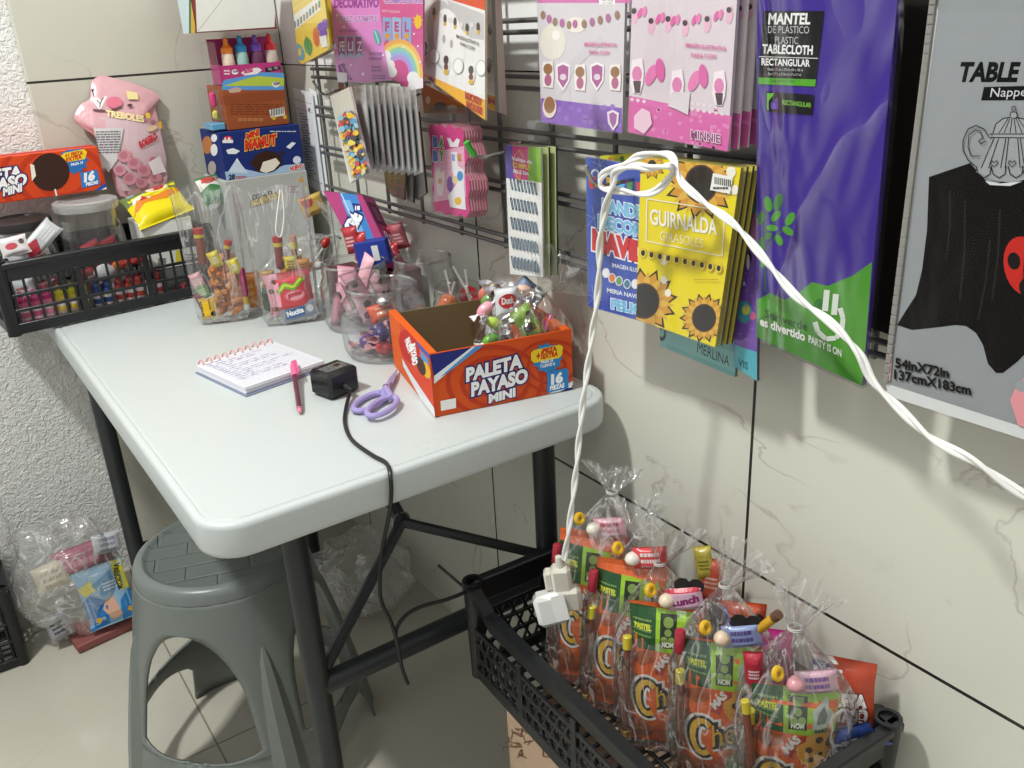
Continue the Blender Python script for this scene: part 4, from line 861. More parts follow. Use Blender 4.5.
def tied_bag(base, up, neck, flare, rx, ry, ex, label, group=None, seed=0, tie='e9e9e6', name='cellophane_bag', fl=1.0, n=80, m=None, fat=None):
    """clear bag gathered at a tie, its mouth fanning out above"""
    base, neck, flare, ex = V(base), V(neck), V(flare), V(ex).normalized(); ax_ = (neck-base); L = ax_.length; d = ax_.normalized(); ey = d.cross(ex).normalized(); ex = ey.cross(d)
    o = thing(name, label, 'bag', base, group); rn = random.Random(seed); ph = [rn.uniform(0, 6.28) for _ in range(6)]
    prof = fat or ((0, .0), (.004, .55), (.02, .86), (.08, 1), (.25, 1.03), (.45, 1.02), (.6, .98), (.7, .86), (.78, .68), (.86, .47), (.93, .27), (.975, .14), (1, .095))
    mb = MB(); rings = []
    for t, q in prof:
        ring = []
        for k in range(n):
            a = 2*PI*k/n; w = 1+(.03+.17*min(1, max(0, t-.45)*2))*(math.sin(5*a+ph[0]+t*3)*.35+math.sin(9*a+ph[1]-t*4)*.5+math.sin(16*a+ph[2]+t*2)*.5)
            sq = 1/max(abs(math.cos(a)), abs(math.sin(a)))**.35
            ring.append(base+d*(L*t)+ex*(rx*q*w*sq*math.cos(a))+ey*(ry*q*w*sq*math.sin(a)*(1 if t < .8 else 1+(rx/ry-1)*min(1, (t-.8)*5))))
        rings.append(ring)
    mb.loft(rings, cap=False).build('bag_film', m or CELLO, o, smooth=70)
    mb = MB(); rings = []; fd = (flare-neck); FL = fd.length; fdn = fd.normalized(); fx = (ex-fdn*ex.dot(fdn)).normalized(); fy = fdn.cross(fx)
    for t, q in ((0, .0072), (.12, .011), (.4, .028*fl), (.75, .045*fl), (1, .055*fl)):
        ring = []
        for k in range(n):
            a = 2*PI*k/n; w = 1+.45*t*(math.sin(6*a+ph[3])*.5+math.sin(11*a+ph[4])*.5)+.05*math.sin(17*a)
            ring.append(neck+fdn*(FL*t*(1+.13*t*math.sin(3*a+ph[5])+.07*t*math.sin(8*a)))+fx*(q*w*math.cos(a))+fy*(q*.55*w*math.sin(a)))
        rings.append(ring)
    mb.loft(rings, cap=False).build('bag_mouth', m or CELLO, o, smooth=70)
    mb = MB().ink(tie)
    for k in range(2): mb.tube([neck+d*((k-.5)*.0022)+ex*(.0078*math.cos(q*PI/7))+ey*(.0078*math.sin(q*PI/7)) for q in range(14)], .0009, 6, True)
    mb.build('bag_tie', mat('clear_ribbon', 'c9c9c6', .3), o); return o
# ---- open candy box
FL_, FR_ = az(435, 417, TZ+.001), az(573, 389, TZ+.001); bx = (FR_-FL_).normalized(); by = V((-bx.y, bx.x, 0)); bw = (FR_-FL_).length; bd = .225
bh = hit(430, 355, FL_, by).z-TZ; BOXX = frame(FL_, bx, ez=EZ)
ob = thing('open_candy_box', 'open orange printed sweet box without lid at the right end of the table', 'box', BOXX)
L_ = lambda x, y, z: BOXX @ V((x, y, z)); R3 = BOXX.to_3x3()
mb = MB().ink('d9541f')
mb.box(L_(bw/2, .0015, bh/2), (bw, .003, bh), R3); mb.ink('7d6c50').box(L_(bw/2, bd-.0015, bh*.5-.003), (bw-.01, .003, bh-.006), R3); mb.box(L_(bw/2, bd/2, .002), (bw-.006, bd-.006, .003), R3); mb.ink('7d6c50').box(L_(bw/2, .0035, bh/2), (bw-.01, .001, bh-.004), R3)
mb.build('carton', PAPER, ob, smooth=0)
for x, s in ((.006, 1), (bw-.006, -1)):
    m2 = MB().ink('e2621f').box(L_(x, bd/2, bh/2), (.012, bd-.002, bh), R3, .0008); m2.ink('c95a22').box(L_(x+s*.0062, bd/2, bh/2-.002), (.0008, bd-.01, bh-.006), R3); m2.build('folded_side', PAPER, ob, smooth=0)
pf = Pl(FL_-by*.0004, -by); A = Art([seen(L_(0, 0, 0)), seen(L_(bw, 0, 0)), seen(L_(bw, 0, bh)), seen(L_(0, 0, bh))])
def swirl(A, cx, cy, s, c='c03c1c', n=3):
    for r in range(n):
        q = s*(1+r*.75); P = [(cx+q*1.35*math.cos(a*PI/14), cy+q*math.sin(a*PI/14)) for a in range(29)]; A.line(P, s*.3, c)
def paleta(A, x, y, dx, dy, k):
    """the three words of the box, from baseline start (x, y) along (dx, dy) per unit"""
    T = lambda st, a, b, c, h, col, out: A.text(st, (x+a*dx, y+a*dy+b*k), (x+c*dx, y+c*dy+b*k), h*k, col, .055, out=(out, .085))
    T('PALETA', 2, -2, 57, 12.5, 'f6f6f6', '232a6a'); T('PAYASO', 7, 14, 62, 12.5, 'f6f6f6', '232a6a'); T('MINI', 24, 25.5, 50, 8, 'f6f6f6', '232a6a')
swirl(A, 495, 382, 14); swirl(A, 552, 366, 10)
A.poly([(430, 355), (472, 347), (434, 378)], '28307a'); A.poly([(472, 347), (480, 345.5), (434, 384), (434, 376)], 'e9eef4'); A.poly([(476, 346), (484, 345), (446, 374), (440, 377)], '4f9ad8')
A.poly([(492, 412), (556, 394), (575, 382), (575, 396), (505, 411)], '28307a'); A.poly([(492, 409), (545, 396), (560, 387), (575, 380), (575, 384), (556, 393.5), (500, 409)], 'e9eef4')
paleta(A, 464, 384, 1.03, -.27, 1); A.poly([(440.5, 401), (456, 398), (456, 408), (441, 411)], 'f4f2ee')
A.burst(547, 358, 13, 15.5, 12, '2f86c8'); A.poly([(531, 353), (534, 350), (560, 344.5), (563, 347), (562, 355), (559, 358), (534, 363), (531, 360)], 'f2d22e')
A.text('+1', (536.5, 360), (542.5, 358.5), 7, 'cf2a20', .06); A.text('PIEZA', (542.5, 353.5), (557, 350.5), 4.4, 'cf2a20', .06); A.text('EXTRA', (543, 358.8), (558, 355.6), 4.4, 'cf2a20', .06); A.text('PAGA 15', (541, 363.8), (553, 361.5), 2.8, 'f2f6fa', .05); A.text('Y LLEVATE 16', (540, 368), (555, 365), 2.8, 'f2f6fa', .05)
A.poly([(547, 374), (550, 371.5), (566, 368), (568.5, 370), (568.5, 388), (547, 393)], '2f86c8'); A.text('16', (551, 384.5), (563, 381.5), 9, 'f8f8f8', .07); A.text('PIEZAS', (550, 390.5), (564.5, 387), 4, 'f8f8f8', .06); A.rect(568.5, 384, 572, 388, 'f2f2f2', -.2)
A.onto(MB(), lambda u, v, l: pf.at(u, v, l)).build('front_print', PAPER, ob, smooth=0)
pq = Pl(FL_-bx*.0004, -bx); A = Art([seen(L_(0, 0, 0)), seen(L_(0, bd, 0)), seen(L_(0, bd, bh)), seen(L_(0, 0, bh))])
A.poly([(396, 305), (404, 310), (433, 357), (430, 360), (403, 330), (400, 322)], '4b5aa8'); A.poly([(399, 315), (402, 322), (420, 352), (432, 372), (436, 420), (402, 365)], 'dd4a26'); A.disc(409, 347, 9, 'c8271f', 18, 18, -18)
A.poly([(420, 350), (428, 360), (430, 380), (424, 374)], '4f9ad8'); A.disc(426, 370, 4, 'e8b52c', 9, 12, -18); A.disc(421, 366, 4, '4a2c20', 10, 12, -18)
A.text('PALETA', (405, 340), (409, 353), 6, 'f6f6f6', .08, up=(4, -3)); A.text('PAYASO', (410, 345), (413, 366), 6, 'f6f6f6', .08, up=(4.5, -2)); A.poly([(402, 358), (410, 372), (434, 408), (436, 420), (420, 398), (403, 366)], 'e7e9ee')
A.onto(MB(), lambda u, v, l: pq.at(u, v, l)).build('side_print', PAPER, ob, smooth=0)
# tied bag of sweets in the box
bb0 = L_(.148, .085, .006); bn = ax(541, 290, -.075); bf = ax(562, 262, -.035); ti = 'in the tied bag inside the open orange box'; g = 'sweets in the tied bag in the open box'
tied_bag(bb0, EZ, bn, bf, .064, .056, bx, 'tied cellophane bag of mixed sweets standing in the open orange box', None, 3)
q = lambda x, y, z: bb0+bx*x*1.2+by*y*1.1+V((0, 0, z*1.15+.004))
def scr(c, s=1, w=.8, rows=3): return lambda A: A.scribble(-.36*w, -.3, .36*w, .3, rows, c, s)
wrapper(q(.012, -.036, .075), bx+V((0, 0, .5)), V((0, 0, 1))-bx*.5, .034, .06, .012, 'lime green sweet packet '+ti, 'sweet', '9ac63c', g, lambda A: (A.disc(.2, .4, .17, '22301c'), A.disc(-.1, -.1, .22, '7a3b5a'), A.disc(.2, -.35, .18, 'd8d23c'), A.text('JUGO', (-.35, -.3), (.2, -.3), .3, '22301c', .05)))
wrapper(q(-.012, -.03, .105), bx, V((0, 0, 1))-bx*.3, .036, .045, .014, 'white red-oval sweet packet '+ti, 'sweet', 'eceef2', g, lambda A: (A.disc(0, .1, .4, 'd8303a', .3), A.text('Duck', (-.28, 0), (.28, 0), .25, 'f6f6f6', .05)))
for i, (x, y, z, c, n_) in enumerate(((-.036, -.02, .098, 'f0a8b8', 'pale pink'), (-.034, -.03, .06, '6aae3a', 'striped green'), (-.025, -.034, .03, 'c8323a', 'red'), (.0, -.04, .02, 'e8e2e2', 'white'), (.02, -.01, .11, 'f0c8b4', 'peach'), (-.028, -.03, .08, 'b9d65a', 'light green'), (-.04, -.02, .02, 'd86a7a', 'rose'))): twist_sweet(q(x, y, z), bx+V((0, 0, .6-.3*i)), .0095, c, n_+' twist wrapped sweet '+ti, g, 'f0eef0')
rn = random.Random(31)
for i, nm in enumerate(('rosy', 'mint green', 'cherry red', 'cream', 'olive green', 'grey', 'salmon', 'pale green', 'ruby', 'off white', 'lilac', 'leaf green', 'coral', 'sand')): twist_sweet(q(rn.uniform(-.036, .03), rn.uniform(-.02, .02), .02+.007*i), V((rn.uniform(-1, 1), rn.uniform(-1, 1), rn.uniform(-1, 1))), .0105, ('e0a0b0', '7ab87a', 'b8303a', 'e6dcc8', '7a9a4a', 'a0a4a8', 'e09a88', 'a8c88a', 'a02a3c', 'dcd8d4', 'b0a0c8', '6a9a4a', 'd87a6a', 'cbb89a')[i], nm+' twist wrapped sweet '+ti, g, 'dcd8dc')
bar_sweet(q(.012, -.03, .012), q(.052, -.02, .075), .0075, ((0, 1, 'a31f5c', 1),), 'magenta candy tube slanting '+ti, g); wrapper(q(.03, 0, .105), bx+V((0, 0, 1)), V((0, 0, 1))-bx, .028, .05, .01, 'pale blue sweet packet '+ti, 'sweet', '8fa8c8', g, scr('3a5a8a', 3))
# ---- notebook
N = [az(197, 373, TZ), az(240, 403, TZ), az(321, 373, TZ), az(272, 349, TZ)]; N = [V(p) for p in N]; nx = (N[3]-N[0]).normalized(); NX = frame(N[0], nx, ez=EZ); ly = NX.to_3x3().col[1]; nwd, nht = (N[3]-N[0]).length*.5+(N[2]-N[1]).length*.5, .155
nb = thing('spiral_notebook', 'open spiral notebook with handwriting and a pink wire binding on the white table', 'notebook', NX); nyd = -1 if (N[1]-N[0]).dot(ly) < 0 else 1
n_ = lambda x, y, z: NX @ V((x, nyd*y, z)); NR = NX.to_3x3()
MB().ink('7d86a0').box(n_(nwd/2, nht/2+.002, .0012), (nwd+.006, nht+.004, .002), NR, .0005).build('back_cover', PAPER, nb, smooth=0)
mb = MB().ink('dddde4')
for k in range(5): mb.box(n_(nwd/2+.0004*(k % 3), nht/2+.001*(k % 2), .0035+k*.0022), (nwd-.001*(k % 2), nht-.003, .002), NR, .0003)
mb.build('page_block', PAPER, nb, smooth=0)
A = Art(None, 1); rn = random.Random(8)
for k in range(15): y = .012+k*.0095; A.line([(.004, y), (nwd-.004, y)], .0007, 'b4b8d4')
for k in range(12):
    y = .014+k*.0095; x = .012; e = nwd*(.5+.4*rn.random()) if k % 3 else nwd*.3; 
    while x < e:
        l = rn.uniform(.006, .02); A.line([(x+i*l/8, y+rn.uniform(-.0022, .0022)) for i in range(9)], .0009, ('6f64b0', '7a76c0', '8a5fa0')[k % 3]); x += l+.005
A.onto(MB(), lambda x, y, l: n_(x, y, .0137+l), 2e-5).build('handwriting', PAPER, nb, smooth=0)
mb = MB()
for k in range(10):
    x = .008+k*(nwd-.016)/9; mb.tube([n_(x+.0025*math.sin(a*PI/8), .002+.0085*math.cos(a*PI/8), .0095+.0098*math.sin(a*PI/8)) for a in range(16)], .0011, 6, True)
mb.build('spiral_binding', mat('pink_coated_wire', 'e89a9a', .35), nb)
# ---- pen, charger, scissors
P0, P1 = az(300, 412, TZ+.0055), az(293, 362, TZ+.02); o = thing('ballpoint_pen', 'dark red pen with a pink cap, its cap resting on the notebook edge', 'pen', P0); d = P1-P0
MB().ink('5d2438').tube([P0+d*.04, P0+d*.72], .0042, 8).build('barrel', CANDY, o, smooth=20); MB().ink('e4899c').tube([P0-d*.0, P0+d*.05, P0+d*.06], [.0024, .0042, .0043], 10).build('end_plug', CANDY, o)
MB().ink('e56a9c').tube([P0+d*.68, P0+d*.9, P0+d*1.0], [.0056, .0056, .003], 12).build('cap', CANDY, o); MB().ink('e56a9c').tube([P0+d*.97+V((.004, 0, .004)), P0+d*.7+V((.0075, 0, .004))], .0016, 6).build('cap_clip', CANDY, o)
c0 = az(343, 397, TZ); CX = frame(c0+V((0, .024, .0)), V((.97, .24, 0)), ez=EZ); ch = thing('power_adapter', 'black power adapter block on the table with a cable hanging over the edge', 'charger', CX)
MB().box(CX @ V((0, 0, .021)), (.056, .05, .04), CX.to_3x3(), .005).build('adapter_body', mat('glossy_black_plastic', '18191b', .28, bump=.02), ch)
A = Art(None, 1); A.scribble(-.02, -.012, .02, .012, 5, '9a9a9a', 3, .4); A.disc(.008, .002, .006, '8a5a3a'); A.disc(.008, .002, .005, '18191b'); A.onto(MB(), lambda x, y, l: CX @ V((x, y, .0413+l))).build('rating_print', PAPER, ch, smooth=0)
MB().tube([CX @ V((0, -.024, .016)), CX @ V((0, -.04, .012))], [.006, .0035], 10).build('strain_relief', mat('black_rubber', '141516', .7), ch)
ye = TY0-.004
cb_ = [CX @ V((0, -.036, .012)), az(346, 408, TZ+.004), az(345, 424, TZ+.003), az(352, 440, TZ+.003), az(372, 455, TZ+.003), az(386, 463, TZ+.003), ay(390.5, 476, ye), ay(391, 500, ye), ay(388, 520, ye+.03), ay(383, 545, ye+.04), ay(380, 575, ye+.04), ay(381, 600, ye+.04), ay(391, 622, ye+.04), ay(398, 645, ye+.04), ay(402, 668, ye+.04), ay(408, 684, ye+.04)]
MB().tube(spline(cb_, 6), .0028, 8).build('cable', mat('black_cable', '17181a', .45), ch)
k2 = [ay(470, 590, .93), ay(448, 599, .93), ay(420, 607, .935), ay(404, 617, .935), ay(396, 631, .935), ay(397, 648, .94)]
single(MB().tube(spline(k2, 6), .0028, 8), 'black_cord', MATS['black_cable'], 'short black cord running from the crate of snack bags to the hanging cable', 'cord')
single(MB().tube([ay(438, 565, .99), ay(466, 589, .95)], .0022, 8), 'thin_black_cord', MATS['black_cable'], 'stiff thin black cord end sticking up beside the corner of the snack crate', 'cord')
s0 = az(372, 404, TZ); sc = thing('scissors', 'lilac handled scissors lying closed beside the black adapter', 'scissors', s0); m_l = mat('lilac_plastic', 'a497cf', .4)
tip = az(397.5, 369, TZ+.006); piv = az(386, 390, TZ+.007); dr = (tip-piv); dn = dr.normalized(); sd = V((dn.y, -dn.x, 0))
for sg, cx, zo in ((-1, (366, 407), 0), (1, (381, 407), .0035)):
    c = az(*cx, TZ+.006+zo); a1 = az(357, 411, TZ+.006) if sg < 0 else az(371, 416, TZ+.0095); a2 = az(381, 393, TZ+.006) if sg < 0 else az(393, 397, TZ+.0095); u = (a2-a1)/2; w = V((u.y, -u.x, 0))*.48; c = (a1+a2)/2
    h = MB(); h.tube([c+u*math.cos(k*PI/12)+w*math.sin(k*PI/12) for k in range(24)], .0044, 8, True); h.tube([c+u*.9, piv+V((0, 0, zo)), piv+dr*.25+sd*sg*.002+V((0, 0, zo))], [.005, .0055, .003], 8); h.build('handle', m_l, sc)
    bl = [piv-sd*.006, piv+sd*.006, piv+dr*.6+sd*(.005 if sg > 0 else .002), tip, piv+dr*.6-sd*(.005 if sg < 0 else .002)]; z = V((0, 0, zo*.6)); MB().add([p+z for p in bl]+[p+z-V((0, 0, .0012)) for p in bl], [[0, 1, 2, 3, 4], [9, 8, 7, 6, 5]]+[(i, (i+1) % 5, 5+(i+1) % 5, 5+i) for i in range(5)]).build('blade', mat('lilac_coated_steel', 'a89cc8' if sg < 0 else 'b7aed2', .35, metal=.3), sc, smooth=0)
MB().lathe([(0, 0), (.004, 0), (.004, .004), (0, .005)], piv+V((0, 0, .004)), 12).build('pivot_screw', m_hook, sc)
# ---- jars
def jar(c, R, Hh, rn_, label, group=None, lid=False, name='candy_jar'):
    o = thing(name, label, 'jar', c, group); t = .0016
    out = [(R*.0, .001), (R*.8, .001), (R*.93, .004), (R*.99, .014), (R, .03), (R, Hh*.62), (R*.97, Hh*.72), (R*.9, Hh*.8), (rn_*1.03, Hh*.86), (rn_, Hh*.89), (rn_*1.02, Hh*.915), (rn_, Hh*.93), (rn_, Hh*.99), (rn_-.0008, Hh)]
    MB().lathe(out, c, 48, cap=False).build('jar_body', JAR, o, smooth=60)
    MB().lathe([(rn_-.0025, Hh-.0035), (rn_+.0015, Hh-.0035), (rn_+.002, Hh-.001), (rn_, Hh+.0005), (rn_-.0025, Hh-.001), (rn_-.0025, Hh-.0035)], c, 48, cap=False).build('rim_bead', JAR, o, smooth=60)
    MB().lathe([(R*.62, .0045), (R*.72, .006), (R*.8, .0035), (R*.85, .0015)], c, 48, cap=False).build('base_ring', JAR, o, smooth=60)
    if lid:
        l = MB().lathe([(rn_+.006, Hh-.012), (rn_+.007, Hh-.002), (rn_+.006, Hh+.004), (rn_+.002, Hh+.006), (rn_-.006, Hh+.006), (rn_-.008, Hh+.003), (rn_*.5, Hh+.003), (0, Hh+.003)], c, 48, cap=False).build('lid', film('frosted_lid_plastic', rough=.25, base=.1, edge=.5, haze=.25, bump=0) if lid == 1 else mat('dark_lid_plastic', '2b2626', .4), o, smooth=50)
    return o
J1, J2, J3, J4 = V((-.155, 1.452, TZ+.001)), V((-.184, 1.288, TZ+.001)), V((-.068, 1.355, TZ+.001)), V((-.066, 1.232, TZ+.001))
jar(J1, .064, .118, .057, 'open clear jar of pink wrapped sweets, behind the jar with the dark blue label'); jar(J2, .0715, .115, .057, 'open clear jar with a dark blue labelled sweet, nearest the black adapter')
jar(J3, .06, .128, .05, 'empty clear plastic jar, the tallest of the open jars by the wall'); jar(J4, .05, .1, .045, 'open clear jar of lollipops behind the open orange box')
rn = random.Random(11); g = 'pink wrapped sweets in the open jar'
for i in range(9):
    a = i*2.4; r = .028+.012*(i % 2); z = .018+.0095*i; c = J1+V((r*math.cos(a), r*math.sin(a), z))
    wrapper(c, V((math.cos(a+1.3), math.sin(a+1.3), .3)), V((-.3+rn.uniform(-.5, .5), rn.uniform(-.5, .5), 1)), .034, .058, .014, 'pale pink wrapped sweet %s from the bottom of the open jar' % NUM[i], 'sweet', ('f0b3c4', 'eea8bd', 'f3bfcc')[i % 3], g, lambda A: (A.disc(.1, .2, .22, '2c2326'), A.disc(-.15, -.35, .2, '6b3a40'), A.scribble(-.3, .45, .3, .6, 1, 'fbeef2', 2)), 'wrapped_sweet')
for i, (x, y, z, c, lb) in enumerate(((-.02, -.03, .018, 'd2404a', 'red'), (.02, -.03, .018, 'c9525a', 'dull red'), (-.03, .01, .02, '5a3a86', 'violet'), (.03, .01, .02, '32306a', 'navy'), (0, .03, .03, '4a3a78', 'dark violet'), (-.022, -.028, .042, '352a66', 'deep blue'))): twist_sweet(J2+V((x, y, z)), V((1, .3*i-.8, 0)), .014, c, lb+' wrapped sweet in the jar with the dark blue labelled sweet', 'sweets in the near jar', 'd8a0a8', 1.1)
wrapper(J2+V((.012, -.042, .04)), V((1, -.2, 0)), V((0, .12, 1)), .052, .046, .01, 'dark blue labelled sweet bag with white lettering in the near jar', 'sweet', '2a2a5e', None, lambda A: (A.text('DULCES', (-.36, .12), (.36, .12), .16, 'd8d8ee', .02), A.rect(-.4, .04, .4, .06, 'c8c8e2'), A.text('BOMBON', (-.2, -.22), (.38, -.22), .15, 'eeeef8', .05), A.disc(-.3, -.18, .06, 'e8e8f2')), 'sweet_bag')
wrapper(J2+V((-.005, -.005, .07)), V((1, 0, .1)), V((0, .5, 1)), .05, .03, .016, 'orange red sweet packet lying on top in the near jar', 'sweet', 'd8552e', None, scr('f0c0a0', 4)); single(MB().ink('cfcfcf').blob(J2+V((-.002, -.01, .089)), (.014, .012, .009), 12), 'foil_sweet', mat('crumpled_foil', 'd2d2d2', .25, metal=.9, bump=.5, scale=150), 'silver foil sweet on top in the jar with the dark blue label', 'sweet')
gl = 'lollipops in the jar behind the open box'
for i, (x, y, ex_, ey_, c, lb) in enumerate(((-.02, -.015, -.028, .0, 'c9354a', 'red lollipop leaning left'), (.015, -.02, .005, .03, 'b52840', 'dark red lollipop with an upright stick'), (.02, .01, .022, .02, 'c22f3c', 'bright red lollipop with the rightmost stick'), (-.01, .02, -.03, -.015, '86a83a', 'green lollipop by the left side'), (.0, -.03, -.01, -.034, '97b848', 'light green lollipop at the front'), (-.03, -.005, .0, .02, 'd8703a', 'orange lollipop in the middle'))):
    lolly(J4+V((ex_, ey_, .132-.006*i)), J4+V((x, y, .052+.012*(i % 3))), .017, c, lb+' in the clear jar', gl)
for i, (x, y, c) in enumerate(((.01, .02, 'a8c050'), (-.02, .02, '8a3a44'), (.02, -.01, '9fbf4a'))): twist_sweet(J4+V((x, y, .014)), V((1, i-.8, 0)), .012, c, ('yellow green', 'wine red', 'leaf green')[i]+' wrapped sweet at the bottom of the lollipop jar', gl)
# ================================================================ the crate on the table and the boxes behind it
JA, JB = V((-.618, 1.945, TZ+.014)), V((-.492, 1.945, TZ+.014))
jar(JA, .06, .178, .053, 'clear jar at the left end of the table crate, its dark lid off centre', None, 2); jar(JB, .06, .196, .054, 'clear jar with a frosted clear lid in the middle of the table crate', None, 1)
gA = 'sweets in the two crate jars'
for i, (J, x, y, z, c, lb) in enumerate(((JA, -.02, -.03, .05, 'd9dce0', 'silver white'), (JA, .02, -.03, .04, '8a3a48', 'wine red'), (JA, -.01, -.025, .1, 'c9ccd2', 'silver'), (JA, .02, -.03, .105, 'd8d4d6', 'white and red'), (JB, -.02, -.03, .05, 'a83240', 'red'), (JB, .02, -.032, .045, 'e0d6d6', 'white'), (JB, -.01, -.03, .1, 'a02838', 'dark red'), (JB, .025, -.02, .1, '9a2a34', 'crimson'))):
    wrapper(J+V((x, y, z)), V((1, .2*i-.6, .2)), V((.2*(i % 3)-.2, .2, 1)), .045, .05, .014, lb+' sweet packet in the crate jar '+('with the dark lid' if J is JA else 'with the frosted lid'), 'sweet', c, gA, scr('c04050' if i in (0, 3) else 'e8d8d8', i))
mb = MB().ink('e07a2a').blob(JB+V((.028, -.04, .07)), (.013, .01, .011), 12); single(mb, 'round_sweet', CANDY, 'round orange sweet pressed against the front of the frosted lid jar', 'sweet')
single(MB().ink('eeeef0').blob(JB+V((.0, -.042, .062)), (.022, .009, .016), 12, None, .2, 3), 'foam_sweet', FOIL, 'white puffy sweet pressed against the front of the frosted lid jar', 'sweet')
wrapper(ay(40, 240, 1.868), V((.75, -.1, .66)), V((-.66, 0, .75)), .085, .035, .014, 'silver white sweet packet slanting over the front rim of the table crate', 'sweet', 'd2d5da', None, lambda A: (A.poly([(-.5, -.1), (-.2, -.18), (0, .1), (-.3, .16)], 'c23a4a'), A.scribble(.05, -.1, .4, .12, 3, 'f4f4f6', 3)))
wrapper(ay(14, 246, 1.866), V((1, 0, .1)), V((0, .3, 1)), .05, .035, .012, 'white and red sweet packet at the left end of the table crate', 'sweet', 'dcd6d8', None, lambda A: (A.disc(-.1, 0, .22, 'c04854', .12), A.disc(.3, .1, .1, '5a4a50')))
# small bottles seen through the slats
def bottle(c, r, h, body, cap, label, group, X=None, name='sweet_bottle', lab='f2e8e6', band='c8323a'):
    X = M.Translation(c) @ (X or M.Identity(4)); o = thing(name, label, 'bottle', X, group); R = X.to_3x3(); c = X.translation
    MB().ink(body).lathe([(0, 0), (r*.9, 0), (r, r*.15), (r, h*.6), (r*.85, h*.68), (r*.8, h*.7)], c, 18, R).build('bottle_body', CANDY, o)
    MB().ink(lab).lathe([(r*1.01, h*.12), (r*1.015, h*.13), (r*1.015, h*.5), (r*1.01, h*.51)], c, 18, R, cap=False).ink(band).lathe([(r*1.025, h*.2), (r*1.025, h*.36)], c, 18, R, cap=False).build('paper_label', PAPER, o)
    MB().ink(cap).lathe([(r*.95, h*.66), (r*.98, h*.7), (r*.95, h*.78), (r*.6, h*.82), (r*.42, h*.86), (r*.4, h*.95), (r*.28, h), (0, h*1.01)], c, 18, R).build('cap', CANDY, o); return o
px0 = lambda u, v, y: ay(u, v, y).x
gB = 'small bottles of sweets in the table crate'; row = [(26, 'e87aa0', 'd93a86'), (39, 'e06a96', 'd93a86'), (51, 'e88aa8', 'd93a86'), (64, 'e8d05a', 'd6cf2a'), (77, 'e6cc52', 'd6cf2a'), (89, 'e2c84a', 'd6cf2a'), (101, '3a5a98', '2d4486'), (112, '40609c', '2d4486'), (124, 'b8443a', '9a2f30'), (134, 'c04a3e', '9a2f30'), (143, 'c24c40', '9a2f30'), (153, 'd8d2ce', '2a2a2e'), (160, 'b23a36', '9a2f30')]
for i, (u, c, k) in enumerate(row):
    nm = {'d93a86': 'pink capped', 'd6cf2a': 'yellow capped', '2d4486': 'blue capped', '9a2f30': 'red capped', '2a2a2e': 'black capped'}[k]
    bottle(V((px0(u, 318-i*1.6, 1.872), 1.872, TZ+.013)), .0098, .062, c, k, nm+' sweet bottle %s from the left along the front of the table crate' % (NUM+['thirteenth'])[i], gB, None, 'sweet_bottle', 'f0e4e2' if i % 2 else 'e8d6d8', c)
for i, u in enumerate((129, 138, 147)): wrapper(V((px0(u, 278, 1.89), 1.888, TZ+.1)), EX, EZ, .02, .032, .014, 'red and white sweet packet %s of three above the red bottles in the crate' % ('left', 'middle', 'right')[i], 'sweet', 'c4423c', 'red packets above the bottles', lambda A: A.rect(-.5, .1, .5, .5, 'e6c6c0'))
for i, (u, v, c) in enumerate(((160, 300, '8a2a34'), (172, 296, '2e6a3a'), (184, 290, 'a03040'), (194, 288, '7a2430'), (205, 285, '8a3038'))): twist_sweet(ay(u, v-4, 1.885)+V((0, 0, -.004)), V((1, .2, 0)), .013, c, ('dark red', 'green', 'crimson', 'maroon', 'brick red')[i]+' wrapped sweet low in the right end of the table crate', 'sweets low in the table crate', None, 1)
# white carton, yellow bag
carton('display_carton', 'white carton with a pale green lid standing in the right end of the crate', -.41, -.305, 1.905, 2.0, TZ+.06, TZ+.158, 'eeeeea', lambda A: (A.rect(0, 0, 300, 238, 'cfe0b8', -.1), A.rect(158, 258, 166, 268, '8a8c90'), A.rect(176, 250, 181, 262, 'e8d83a'), A.scribble(186, 254, 196, 262, 3, '555555', 2)))
MB_ = MB().ink('6a6f6a').box((-.3575, 1.95, TZ+.036), (.1, .09, .044)); single(MB_, 'flat_carton', PAPER, 'dark grey flat carton underneath the white carton in the crate', 'box')
yb = wrapper(ay(157, 205, 1.935), V((1, .1, .2)), V((-.1, .75, .65)), .12, .085, .026, 'yellow and orange bag of steak shaped gummies lying on the crate contents', 'sweet', 'e0cf1e', None, lambda A: (A.poly([(-.5, -.1), (-.2, .05), (.2, -.02), (.5, .1), (.5, .2), (.1, .12), (-.3, .16)], 'd8822c'), A.poly([(-.5, .12), (.5, .2), (.5, .5), (-.5, .5)], '6a7a4a'), A.disc(.16, .3, .2, 'f4ead8', .13), A.disc(.16, .3, .15, 'b82a34', .09), A.disc(.18, .31, .06, 'e8a0a0', .04), A.poly([(-.4, .1), (-.2, .16), (-.05, .1), (-.1, .24), (-.35, .2)], 'f0e6d6'), A.poly([(-.25, .12), (-.1, .12), (-.17, .2)], 'b82a34'), A.disc(-.3, .36, .1, '8fb0c0', .07)), 'sweet_bag', GLOSS)
wrapper(ay(211, 190, 1.92), V((1, .1, .1)), V((-.05, .5, 1)), .05, .06, .02, 'green bag with a red and white oval mark behind the left cellophane bag', 'sweet', '3a7d4a', None, lambda A: (A.poly([(-.5, 0), (0, .2), (.5, .05), (.5, .5), (-.5, .5)], 'ece8e2'), A.disc(.0, .4, .34, 'c8323a', .16)), 'sweet_bag')
